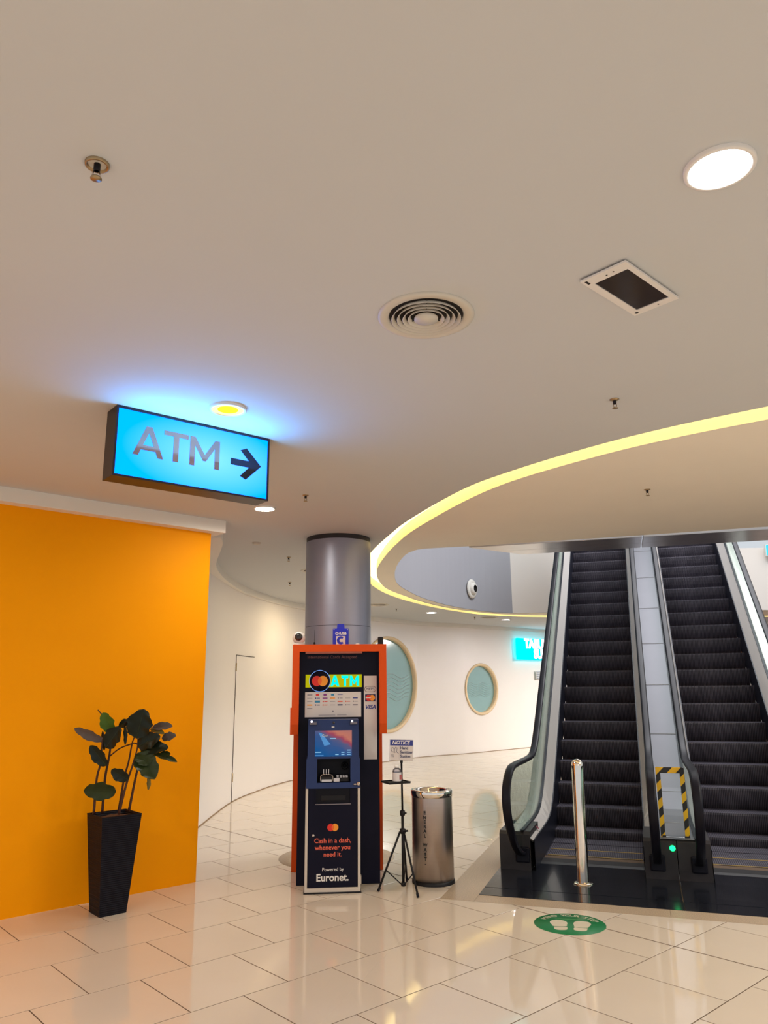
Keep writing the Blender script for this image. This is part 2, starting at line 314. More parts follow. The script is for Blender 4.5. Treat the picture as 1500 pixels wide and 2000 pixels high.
# ------------------------------------------------------------------ geometry helpers
class G:
    """collects vertices and faces; build() links them as ONE mesh object"""
    def __init__(s): s.v = []; s.f = []; s.sm = []
    def add(s, vs, fs, smooth=False):
        o = len(s.v); s.v += [tuple(v) for v in vs]; s.f += [tuple(i + o for i in f) for f in fs]; s.sm += [smooth] * len(fs); return s
    def box(s, x0, x1, y0, y1, z0, z1, b=0.0):
        if b <= 0:
            vs = [(x, y, z) for z in (z0, z1) for y in (y0, y1) for x in (x0, x1)]
            return s.add(vs, [(0, 2, 3, 1), (4, 5, 7, 6), (0, 1, 5, 4), (2, 6, 7, 3), (0, 4, 6, 2), (1, 3, 7, 5)])
        bm = bmesh.new()
        bmesh.ops.create_cube(bm, size=1, matrix=Matrix.Translation(((x0 + x1) / 2, (y0 + y1) / 2, (z0 + z1) / 2)) @ Matrix.Diagonal((x1 - x0, y1 - y0, z1 - z0, 1)))
        bmesh.ops.bevel(bm, geom=list(bm.edges), offset=b, segments=2, affect='EDGES', profile=0.5)
        return s.bm(bm)
    def bm(s, bm, smooth=False):
        bm.verts.ensure_lookup_table(); bm.verts.index_update()
        s.add([v.co[:] for v in bm.verts], [[v.index for v in f.verts] for f in bm.faces], smooth); bm.free(); return s
    def prism(s, poly, axis, a, b):
        """polygon (2-D) extruded along an axis from a to b; axis 'x': poly=(y,z), 'y': (x,z), 'z': (x,y)"""
        n = len(poly)
        def P(p, t): return {'x': (t, p[0], p[1]), 'y': (p[0], t, p[1]), 'z': (p[0], p[1], t)}[axis]
        vs = [P(p, a) for p in poly] + [P(p, b) for p in poly]
        tri = tessellate_polygon([[Vector((p[0], p[1], 0)) for p in poly]])
        fs = [t for t in tri] + [tuple(i + n for i in reversed(t)) for t in tri]
        fs += [(i, (i + 1) % n, (i + 1) % n + n, i + n) for i in range(n)]
        return s.add(vs, fs)
    def lathe(s, prof, seg=32, c=(0, 0, 0), smooth=True, axis='z'):
        """profile of (radius, height) turned about an axis through c"""
        vs = []; fs = []
        for r, h in prof:
            for k in range(seg):
                a = 2 * PI * k / seg; x, y = r * math.cos(a), r * math.sin(a)
                vs.append((c[0] + x, c[1] + y, c[2] + h) if axis == 'z' else (c[0] + x, c[1] + h, c[2] + y))
        for i in range(len(prof) - 1):
            for k in range(seg):
                k2 = (k + 1) % seg
                fs.append((i * seg + k, i * seg + k2, (i + 1) * seg + k2, (i + 1) * seg + k))
        return s.add(vs, fs, smooth)
    def disc(s, r, z, seg=32, c=(0, 0), flip=False, axis='z'):
        vs = []
        for k in range(seg):
            a = 2 * PI * k / seg
            vs.append((c[0] + r * math.cos(a), c[1] + r * math.sin(a), z) if axis == 'z' else (c[0] + r * math.cos(a), z, c[1] + r * math.sin(a)))
        return s.add(vs, [tuple(range(seg))])
    def tube(s, pts, rad, seg=8, caps=True):
        pts = [Vector(p) for p in pts]; rs = rad if isinstance(rad, (list, tuple)) else [rad] * len(pts)
        vs = []; fs = []; prev = None
        for i, p in enumerate(pts):
            t = (pts[min(i + 1, len(pts) - 1)] - pts[max(i - 1, 0)]).normalized()
            a = prev if prev is not None else (Vector((0, 0, 1)) if abs(t.z) < 0.9 else Vector((1, 0, 0)))
            n1 = (a - t * a.dot(t)).normalized(); n2 = t.cross(n1); prev = n1
            for k in range(seg):
                an = 2 * PI * k / seg; vs.append(p + (n1 * math.cos(an) + n2 * math.sin(an)) * rs[i])
        for i in range(len(pts) - 1):
            for k in range(seg):
                k2 = (k + 1) % seg; fs.append((i * seg + k, i * seg + k2, (i + 1) * seg + k2, (i + 1) * seg + k))
        s.add(vs, fs, True)
        if caps: s.add([vs[k] for k in range(seg)], [tuple(reversed(range(seg)))]); s.add([vs[-seg + k] for k in range(seg)], [tuple(range(seg))])
        return s
    def grid(s, rows, smooth=False, close=False):
        """rows: list of equally long point lists joined by quads"""
        n = len(rows[0]); vs = [p for r in rows for p in r]; fs = []
        for i in range(len(rows) - 1):
            for k in range(n if close else n - 1):
                k2 = (k + 1) % n; fs.append((i * n + k, i * n + k2, (i + 1) * n + k2, (i + 1) * n + k))
        return s.add(vs, fs, smooth)
    def mesh(s, name, mat):
        me = bpy.data.meshes.new(name); me.from_pydata(s.v, [], s.f)
        me.polygons.foreach_set('use_smooth', s.sm)
        bm = bmesh.new(); bm.from_mesh(me); bmesh.ops.remove_doubles(bm, verts=bm.verts, dist=1e-6); bmesh.ops.recalc_face_normals(bm, faces=bm.faces); bm.to_mesh(me); bm.free()
        me.materials.append(MAT[mat] if isinstance(mat, str) else mat); me.update()
        return me
    def build(s, name, mat, parent=None, loc=None, rot=None):
        return link(name, s.mesh(name, mat), parent, loc, rot)
def link(name, data, parent=None, loc=None, rot=None):
    o = bpy.data.objects.new(name, data); COL.objects.link(o)
    if parent: o.parent = parent
    if loc: o.location = loc
    if rot: o.rotation_euler = rot
    return o
def tag(o, label=None, cat=None, group=None, kind=None):
    if label: o['label'] = label
    if cat: o['category'] = cat
    if group: o['group'] = group
    if kind: o['kind'] = kind
    return o
def thing(name, label, cat, loc=(0, 0, 0), rz=0.0, group=None):
    o = bpy.data.objects.new(name, None); COL.objects.link(o); o.location = loc; o.rotation_euler = (0, 0, rz)
    o.empty_display_size = 0.1
    return tag(o, label, cat, group)
def dup(root, loc, label, rz=None):
    r = root.copy(); COL.objects.link(r); r.location = loc; r['label'] = label
    if rz is not None: r.rotation_euler = (0, 0, rz)
    for ch in list(root.children):
        c = ch.copy(); COL.objects.link(c); c.parent = r
        for g in list(ch.children):
            d = g.copy(); COL.objects.link(d); d.parent = c
    return r
def smooth_curve(P, n=8):
    out = []; P = [Vector((*p, 0)) if len(p) == 2 else Vector(p) for p in P]
    for i in range(len(P) - 1):
        p0 = P[max(i - 1, 0)]; p1 = P[i]; p2 = P[i + 1]; p3 = P[min(i + 2, len(P) - 1)]
        for k in range(n):
            t = k / n
            out.append(0.5 * ((2 * p1) + (p2 - p0) * t + (2 * p0 - 5 * p1 + 4 * p2 - p3) * t * t + (3 * p1 - p0 - 3 * p2 + p3) * t ** 3))
    out.append(P[-1]); return out
def text(name, s, size, mat, parent, loc, rot=(PI / 2, 0, 0), bold=0.0, shear=0.0, align='CENTER', ext=0.0006, xs=1.0, space=1.0):
    c = bpy.data.curves.new(name, 'FONT'); c.body = s; c.size = size; c.align_x = align; c.align_y = 'CENTER'
    c.offset = bold; c.shear = shear; c.extrude = ext; c.resolution_u = 3; c.space_character = space
    c.materials.append(MAT[mat])
    o = link(name, c, parent, loc, rot); o.scale = (xs, 1, 1)
    return o

# ------------------------------------------------------------------ the setting: floor
PHI = 0.7336
DV = Vector((math.cos(PHI), math.sin(PHI))); NV = Vector((-math.sin(PHI), math.cos(PHI)))
floor = G().box(-9, 15, -6, 26, -0.12, -0.0016).build('floor', 'grout'); tag(floor, 'polished beige tiled mall floor with dark joints', kind='structure')
EY = math.radians(18.5)
ED = Vector((math.sin(EY), math.cos(EY))); ER = Vector((math.cos(EY), -math.sin(EY))); EO = Vector((1.908, 7.52))
def esc(l, s): return EO + ER * l + ED * s
GR_L, GR_F, PL_L, PL_F = -1.06, -1.57, -0.79, -1.37      # granite border and floor plate, in escalator coordinates
COLC = Vector((-0.489, 7.87)); RING_R = 0.565
def clip(poly, n, d):
    """keep the part of a polygon where n.p <= d"""
    out = []
    for i in range(len(poly)):
        a, b = poly[i], poly[(i + 1) % len(poly)]; da, db = n.dot(a) - d, n.dot(b) - d
        if da <= 0: out.append(a)
        if (da < 0 < db) or (db < 0 < da): out.append(a + (b - a) * (da / (da - db)))
    return out
def in_granite(p):
    q = p - EO; return q.dot(ER) > GR_L and q.dot(ED) > GR_F
def sub_granite(poly):
    """tile polygon minus the granite corner: up to two convex pieces"""
    a = clip(poly, ER, GR_L + EO.dot(ER))
    rest = clip(poly, -ER, -(GR_L + EO.dot(ER)))
    b = clip(rest, ED, GR_F + EO.dot(ED)) if len(rest) > 2 else []
    return [q for q in (a, b) if len(q) > 2 and abs(sum((q[i].x * q[(i + 1) % len(q)].y - q[(i + 1) % len(q)].x * q[i].y) for i in range(len(q)))) > 4e-4]
T, J, C0, EXP = 0.60, 0.0036, 5.6744, 4.845
def tile_geom(g, poly):
    """one tile: chamfered top edge, 10 mm thick"""
    c = sum(poly, Vector((0, 0))) / len(poly); n = len(poly)
    def ins(p, k): d = c - p; return p + d.normalized() * k
    r0 = [(*p, -0.0020) for p in poly]; r1 = [(*p, -0.0006) for p in poly]; r2 = [(*ins(p, 0.0012), 0.0) for p in poly]
    g.grid([r0, r1, r2], close=True); g.add(r2, [tuple(range(n))])
near = []; far = G()
for j in range(-34, 22):
    n0 = C0 - T * (j + 1); n1 = C0 - T * j
    off = 0.045 if j % 2 else 0.335
    for i in range(-30, 50):
        a, b = off + T * i, off + T * (i + 1)
        cuts = [a, EXP, b] if a + 0.02 < EXP < b - 0.02 else [a, b]
        for a2, b2 in zip(cuts[:-1], cuts[1:]):
            cc = DV * ((a2 + b2) / 2) + NV * ((n0 + n1) / 2)
            if not (-8.5 < cc.x < 14.5 and -5.5 < cc.y < 25.5): continue
            ja = J * (1.9 if abs(a2 - EXP) < 0.01 else 1); jb = J * (1.9 if abs(b2 - EXP) < 0.01 else 1)
            poly = [DV * (a2 + ja) + NV * (n0 + J), DV * (b2 - jb) + NV * (n0 + J), DV * (b2 - jb) + NV * (n1 - J), DV * (a2 + ja) + NV * (n1 - J)]
            for q in sub_granite(poly):
                c = sum(q, Vector((0, 0))) / len(q)
                dep = c.y * math.cos(PITCH) - CAM_H * math.sin(PITCH)
                seen = dep > 2.2 and abs(c.x) < 0.53 * dep + 0.35 and 3.3 < c.y < 13.6 and c.dot(NV) < C0 + 0.6 + 6 * (c.x > -2.3)
                if seen and len(near) < 298: near.append(q)
                else: tile_geom(far, q)
for q in near:
    g = G(); c = sum(q, Vector((0, 0))) / len(q); tile_geom(g, [p - c for p in q]); g.build('tile', 'tile', floor, (c.x, c.y, 0))
tag(far.build('distant_tiles', 'tile', floor), kind='stuff')
# granite border round the escalator pit and the granite ring round the column
g = G()
for l0, l1, s0, s1 in [(GR_L, PL_L, GR_F, 9.0)] + [(PL_L + 1.42 * k, min(PL_L + 1.42 * (k + 1), 4.3), GR_F, PL_F) for k in range(4)]:
    pts = [esc(l0 + .001, s0), esc(l1 - .001, s0), esc(l1 - .001, s1), esc(l0 + .001, s1)]
    g.prism([(p.x, p.y) for p in pts], 'z', -0.01, 0.0)
g.build('granite_border', 'granite', floor)
G().lathe([(0.36, 0.0), (0.36, 0.002), (RING_R - .002, 0.002), (RING_R, -0.004)], 48, (COLC.x, COLC.y, 0)).build('granite_ring', 'granite', floor)

# ------------------------------------------------------------------ the setting: ceiling, cove slot, ring soffit, void
OUT = [(9.0, 1.2), (5.6, 2.0), (3.4, 3.15), (2.2, 4.04), (1.74, 4.40), (1.37, 4.77), (0.94, 5.32), (0.62, 5.87), (0.24, 6.94), (0.05, 7.69), (-0.15, 8.66),
       (-0.27, 9.7), (-0.27, 10.7), (-0.18, 11.7), (0.04, 12.75), (0.40, 13.80), (0.92, 14.92), (1.52, 15.90), (2.28, 16.80), (3.5, 17.40), (6.0, 17.7), (9.5, 17.9), (14.0, 17.9)]
INN = [(9.0, 1.5), (5.6, 2.28), (3.5, 3.4), (2.31, 4.25), (1.84, 4.61), (1.45, 5.0), (0.99, 5.60), (0.67, 6.28), (0.30, 7.42), (0.13, 8.2), (0.01, 8.95),
       (-0.09, 9.85), (-0.11, 10.6), (-0.06, 11.4), (0.07, 12.22), (0.42, 13.25), (0.93, 14.42), (1.52, 15.45), (2.26, 16.42), (3.5, 17.03), (6.0, 17.45), (9.5, 17.65), (14.0, 17.65)]
VOID = [(14.0, 4.35), (9.0, 5.95), (3.89, 7.40), (2.724, 7.80), (1.957, 8.05), (1.094, 8.33), (0.50, 8.47), (0.34, 8.62), (0.242, 8.95), (0.16, 9.75), (0.145, 10.6), (0.20, 11.5), (0.40, 12.45), (0.73, 13.55),
        (1.29, 14.80), (2.03, 15.90), (2.79, 16.46)]
VOID_END = [(3.5, 16.42), (9.0, 16.25), (14.0, 16.1)]
out_c = smooth_curve(OUT, 6); inn_c = smooth_curve(INN, 6)
void_c = [Vector((*p, 0)) for p in VOID[:6]] + smooth_curve(VOID[5:17], 6)[1:] + [Vector((*p, 0)) for p in VOID_END]
def fill(g, loops, z):
    """flat polygon with holes at height z"""
    tri = tessellate_polygon([[Vector((p[0], p[1], 0)) for p in L] for L in loops]); pts = [(p[0], p[1], z) for L in loops for p in L]
    return g.add(pts, tri)
g = G()
outer = [(9.0, 1.2)] + [(p.x, p.y) for p in out_c[1:]] + [(14.0, 26), (-9, 26), (-9, -6), (14.0, -6), (14.0, 1.0)]
fill(g, [outer], CEIL)
g.box(-9, 15, -6, -5.9, CEIL, CEIL + .3)
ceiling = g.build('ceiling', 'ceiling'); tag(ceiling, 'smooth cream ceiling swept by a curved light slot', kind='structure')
g = G()
bmq = bmesh.new(); loop = [(p.x, p.y) for p in inn_c] + [(p.x, p.y) for p in reversed(void_c)]
bmq.faces.new([bmq.verts.new((x, y, CEIL)) for x, y in loop]); bmesh.ops.triangulate(bmq, faces=bmq.faces[:], ngon_method='EAR_CLIP'); g.bm(bmq)
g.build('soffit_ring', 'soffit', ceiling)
# slot: two upright walls, a closed top, and the glowing diffuser under the top
g = G()
g.grid([[(p.x, p.y, CEIL) for p in out_c], [(p.x, p.y, CEIL + .16) for p in out_c]])
g.grid([[(p.x, p.y, CEIL) for p in inn_c], [(p.x, p.y, CEIL + .16) for p in inn_c]])
g.grid([[(p.x, p.y, CEIL + .16) for p in out_c], [(p.x, p.y, CEIL + .16) for p in inn_c]])
g.build('cove_slot', 'cove_wall', ceiling)
G().grid([[(p.x, p.y, CEIL + .12) for p in out_c], [(p.x, p.y, CEIL + .12) for p in inn_c]]).build('cove_light', 'cove', ceiling)
# walls of the void up to the floor above
VTOP = 4.42
i0 = 6
vw = void_c[i0:]
k1 = min(range(len(vw)), key=lambda i: (vw[i] - Vector((2.79, 16.46, 0))).length)
def upright(g, pts, z0, z1, th):
    L = [Vector((p.x, p.y)) for p in pts]; off = []
    for i, p in enumerate(L):
        t = (L[min(i + 1, len(L) - 1)] - L[max(i - 1, 0)]).normalized(); off.append(p + Vector((-t.y, t.x)) * th)
    n = len(L)
    rows = [[(*p, z0) for p in L], [(*p, z1) for p in L], [(*p, z1) for p in off], [(*p, z0) for p in off], [(*p, z0) for p in L]]
    g.grid(rows)
    for e in (0, -1): g.add([rows[r][e] for r in range(4)], [(0, 1, 2, 3)])
    return g
w1 = upright(G(), vw[:k1 + 1], CEIL + .006, VTOP + .15, .22).build('wall_void', 'void_wall'); tag(w1, 'grey-blue curved wall inside the escalator opening', kind='structure')
w2 = upright(G(), vw[k1:], CEIL + .006, VTOP + .1, .22).build('wall_void_end', 'void_cream'); tag(w2, 'cream end wall inside the escalator opening', kind='structure')
g = G(); fill(g, [[(-9, -6), (14, -6), (14, 26), (-9, 26)]], 8.0)
tag(g.build('ceiling_upper', 'white'), 'white ceiling of the floor above', kind='structure')
# slab of the floor above, round the opening
upper_edge = [(p.x, p.y) for p in void_c]
# steel soffit panels on the near edge of the opening
sx = math.atan2(-0.285, 0.945)
def edge_pt(t, d):
    a = Vector((0.95, 8.375)); u = Vector((math.cos(sx), math.sin(sx))); return a + u * t + Vector((-u.y, u.x)) * d
tm = thing('steel_soffit', 'brushed steel lining panels along the ceiling edge over the escalators', 'steel panel')
cuts = [0.18, 1.88, 4.6, 7.4]
for d0, d1, za in [(0.0, 0.36, 0.004), (0.366, 0.66, 0.004)]:
    for a, b in zip(cuts[:-1], cuts[1:]):
        a0 = a + .010; b0 = b - .010
        lead = 0.0 if a > 0.5 else 1.0
        q = [edge_pt(a0 + lead * (d0 * 0.78 - .18), d0), edge_pt(b0, d0), edge_pt(b0, d1), edge_pt(a0 + lead * (d1 * 0.78 - .18), d1)]
        G().prism([(p.x, p.y) for p in q], 'z', CEIL - .012, CEIL + .03).build('panel', 'steel', tm)

# ------------------------------------------------------------------ the setting: walls
WALL = [(-2.5, 7.2), (-2.34, 8.3), (-2.25, 9.3), (-2.262, 10.464), (-2.249, 11.539), (-2.125, 12.443), (-1.752, 13.914), (-0.616, 16.62), (-0.27, 17.06), (0.078, 17.5), (0.425, 17.94), (0.772, 18.38),
        (1.30, 18.80), (1.95, 19.23), (2.45, 19.69), (2.95, 20.15), (3.7, 20.82), (4.5, 21.5), (6.5, 22.7), (9.0, 23.7), (13.0, 24.5)]
wall_c = smooth_curve(WALL, 10)
def wall_at(x, y):
    i = min(range(1, len(wall_c) - 1), key=lambda k: (wall_c[k].x - x) ** 2 + (wall_c[k].y - y) ** 2)
    t = (wall_c[i + 1] - wall_c[i - 1]).normalized(); return wall_c[i], t
PORT = [((0.078, 17.50), 1.675, 1.035), ((2.452, 19.69), 1.538, 0.608)]
def port_frame(xy):
    t = Vector((.62, .785, 0)).normalized() if xy[0] < 1 else Vector((1.0, .92, 0)).normalized(); inward = Vector((-t.y, t.x, 0))     # from the room into the wall
    return t, inward
def build_wall():
    g = G(); TH = .32; ZT = 3.06
    spans = []
    for (xy, z, r) in PORT:
        t, inw = port_frame(xy); spans.append((Vector((*xy, 0)), t, inw, z, r, r + .07))
    def inside(p):
        for c, t, inw, z, r, h in spans:
            d = p - c
            if abs(d.dot(t)) <= h + .12 and abs(d.dot(inw)) < .5: return True
        return False
    runs = [[]]
    for p in wall_c:
        if inside(p):
            if runs[-1]: runs.append([])
        else: runs[-1].append(p)
    for k, run in enumerate(runs):            # close the gaps up to the edges of the window panels
        if k < len(spans): c, t, inw, z, r, h = spans[k]; run.append(c - t * h)
        if k > 0: c, t, inw, z, r, h = spans[k - 1]; run.insert(0, c + t * h)
        for d in (0.0, TH):
            L = []
            for i, p in enumerate(run):
                tt = (run[min(i + 1, len(run) - 1)] - run[max(i - 1, 0)]).normalized(); L.append(p + Vector((-tt.y, tt.x, 0)) * d)
            g.grid([[(p.x, p.y, 0) for p in L], [(p.x, p.y, ZT) for p in L]], True)
    for c, t, inw, z, r, h in spans:
        n = 64; hole = [(r * math.cos(2 * PI * q / n), z + r * math.sin(2 * PI * q / n)) for q in range(n)]
        loops = [[(-h, 0), (h, 0), (h, ZT), (-h, ZT)], hole]; flat = [p for lp in loops for p in lp]
        tri = tessellate_polygon([[Vector((a, b, 0)) for a, b in lp] for lp in loops])
        for d in (0.0, TH): g.add([c + t * a + inw * d + Vector((0, 0, b)) for a, b in flat], tri)
        g.grid([[c + t * a + inw * d + Vector((0, 0, b)) for a, b in hole] for d in (0.0, TH)], True, True)
    return g.build('wall_back', 'white_wall')
wall_curved = build_wall(); tag(wall_curved, 'long curved white wall with round windows', kind='structure')
for k, (xy, z, r) in enumerate(PORT):
    t, inw = port_frame(xy)
    R4 = Matrix((t, inw, Vector((0, 0, 1)))).transposed().to_4x4()
    R4.translation = Vector((*xy, z))
    wroot = bpy.data.objects.new('window_%d' % (k + 1), None); COL.objects.link(wroot); wroot.matrix_world = R4
    tag(wroot, ['large round frosted window in the curved wall, half behind the cash machine', 'small round frosted window in the curved wall, left of the escalators'][k], kind='structure')
    r1 = r + .02
    G().lathe([(r - .004, .20), (r1 - .05, .20), (r1 - .052, .0), (r1 - .042, -.022), (r1 + .012, -.028), (r1 + .018, -.004), (r1 - .026, -.002), (r - .004, .20)], 72, axis='y').build('window_frame', 'porthole_frame', wroot)
    G().lathe([(0.001, .07), (r1 - .050, .07), (r1 - .050, .095), (0.001, .095)], 64, axis='y', smooth=False).build('pane', 'porthole_pane', wroot)
    for q in range(7):
        pts = []; zz = (0.12 - 0.085 * q) * r / 1.035 + .06
        half = math.sqrt(max((r - .10) ** 2 - zz ** 2, 0.02)) - .06
        for i in range(33):
            x = -half + 2 * half * i / 32; pts.append((x, .066, zz + 0.05 * r * math.sin(x / r * 8.5 + q * .25)))
        G().tube(pts, 0.008 * r / 1.035, 4).build('wave_line', 'wave', wroot)
# band along the head of the curved wall, under the ceiling
CORN = [(-1.62, 7.30), (-1.67, 7.62), (-1.80, 8.1), (-2.02, 8.9), (-2.13, 9.6)]
for k in range(3, len(WALL)):
    a, b = Vector(WALL[k - 1]), Vector(WALL[min(k + 1, len(WALL) - 1)]); t = (b - a).normalized(); q = Vector(WALL[k]) + Vector((t.y, -t.x)) * .07; CORN.append((q.x, q.y))
tr = upright(G(), smooth_curve(CORN, 8), 3.061, CEIL, 0.45).build('trim_1', 'white'); tag(tr, 'white curved cornice at the head of the curved wall', kind='structure')
# flush door in the curved wall: a leaf that follows the curve, gap lines, two hinges
d_pts = [p for p in smooth_curve(WALL, 40) if 11.50 < p.y < 12.44 and p.x < -1.9]
droot = bpy.data.objects.new('door_1', None); COL.objects.link(droot); tag(droot, 'flush white door in the curved wall with thin dark seams', kind='structure')
droot.location = (d_pts[0].x, d_pts[0].y, 0)
o3 = Vector((d_pts[0].x, d_pts[0].y, 0))
def off(p, d):  # towards the room
    q, t = wall_at(p.x, p.y); return Vector((p.x + t.y * d, p.y - t.x * d, 0)) - o3
MAT['seam'] = pm('door_seam_shadow_gap', (0.06, 0.035, 0.02), 0.9)
G().grid([[(*off(p, .004).xy, .012) for p in d_pts], [(*off(p, .004).xy, 2.09) for p in d_pts]]).build('door_leaf', 'white_wall', droot)
g = G()
a = off(d_pts[0], .006); g.tube([(a.x, a.y, 0.01), (a.x, a.y, 2.1)], .004, 4)
pts = [off(p, .006) for p in d_pts]; g.tube([(p.x, p.y, 2.1) for p in pts], .004, 4)
g.build('door_seam', 'seam', droot)
for z in (0.28, 1.86):
    G().tube([(a.x, a.y, z), (a.x, a.y, z + .12)], .012, 8).build('hinge', 'brass', droot)
bb = upright(G(), [Vector((p.x + .0, p.y, 0)) for p in smooth_curve([(x + .012, y - .004) for x, y in WALL], 8)], 0.0, 0.010, 0.014).build('baseboard_back', 'joint_brown')
tag(bb, 'thin dark joint at the foot of the curved wall', kind='structure')
# orange partition on the left and the white box cornice over it
wl = Vector((-1.636, 6.949)); wdv = Vector((-0.74387, -0.66832)); wnv = Vector((-wdv.y, wdv.x))   # wnv points away from the room
if wnv.dot(Vector((0, 0)) - wl) > 0: wnv = -wnv
def strip(t0, t1, n0, n1): return [tuple(wl + wdv * t + wnv * n) for t, n in ((t0, n0), (t1, n0), (t1, n1), (t0, n1))]
ow = G().prism(strip(0, 6, 0, .14), 'z', 0.0, 3.05).build('wall_left', 'orange_wall'); tag(ow, 'bright orange painted partition wall', kind='structure')
t2 = G().prism(strip(-.09, 6, -.11, .30), 'z', 3.035, CEIL).build('trim_2', 'white'); tag(t2, 'white box cornice along the top of the orange wall', kind='structure')
# far right, beyond the escalators: a timber fascia band on the wall
p, t = wall_at(9.0, 23.7)
tag(G().box(-1.6, 2.4, -.25, -.05, 2.52, 2.72).build('trim_3', 'timber_fascia', None, (9.6, 23.6, 0), (0, 0, math.atan2(t.y, t.x))), 'timber fascia band on the far wall right of the escalators', kind='structure')

# ------------------------------------------------------------------ column
colm = thing('column', 'round lavender-grey metal clad column behind the cash machine', 'column', (COLC.x, COLC.y, 0))
CR = 0.342
G().lathe([(CR, 0.0), (CR, 2.212)], 64).build('cladding', 'column', colm)
G().lathe([(CR, 2.216), (CR, 3.10)], 64).build('cladding', 'column', colm)
G().lathe([(CR - .006, 2.20), (CR - .006, 2.23)], 64).build('joint', 'black_metal', colm)
G().lathe([(CR - .004, 3.09), (CR - .004, 3.149)], 64).build('collar', 'plinth', colm)  # dark ring stands in for the shadow at the column head
G().lathe([(CR + .012, 0.0), (CR + .012, .06), (CR, .065)], 64).build('base_ring', 'steel', colm)

# ------------------------------------------------------------------ escalators
def sp(x, k): return x if x / k > 40 else k * math.log1p(math.exp(x / k))
def z_deck(s): return 0.325 + sp(0.745 * s - 0.31 - 0.325, .10)
def z_skirt(s): return 0.255 + sp(0.745 * s - 0.49 - 0.255, .10)
def z_nose(s): return sp(0.745 * s - 0.772, .07)
S_END = 8.0
SS = [-0.46 + 0.16 * i for i in range(int((S_END + .46) / .16) + 1)]
HAND = [(-.40, .13), (-.65, .19), (-.93, .33), (-1.13, .52), (-1.20, .69), (-1.12, .825), (-.93, .905), (-.65, .918), (-.1, .907), (.28, .903), (.50, .93), (.72, 1.02), (1.05, 1.24), (1.47, 1.545), (1.9, 1.858), (3.0, 2.65), (4.6, 3.802), (S_END, .72 * S_END + .49)]
HC = smooth_curve([(a, b) for a, b in HAND], 5)
def handrail_mesh(l):
    """rounded belt swept along the newel and up the incline"""
    sec = [(a * .86, b) for a, b in [(-.042, -.006), (-.036, .010), (-.022, .018), (0, .020), (.022, .018), (.036, .010), (.042, -.006), (.036, -.018), (.018, -.020), (-.018, -.020), (-.036, -.018)]]
    rows = []
    for i, p in enumerate(HC):
        a, b = HC[max(i - 1, 0)], HC[min(i + 1, len(HC) - 1)]; t = (b - a).normalized(); n = Vector((-t.y, t.x))
        rows.append([(l + u, p.x - n.x * -v if False else p.x + n.x * v * -1, p.y + n.y * v * -1) for u, v in sec])
    g = G().grid(rows, True, True); g.add(rows[0], [tuple(range(len(sec)))]); return g
def ribbon(g, l0, f0, l1, f1, s0=-.46, th=0.012):
    ss = [s for s in SS if s >= s0 - 1e-6]
    g.grid([[(l0, s, f0(s)) for s in ss], [(l1, s, f1(s)) for s in ss], [(l1, s, f1(s) - th) for s in ss], [(l0, s, f0(s) - th) for s in ss], [(l0, s, f0(s)) for s in ss]])
    return g
HW = 0.4592
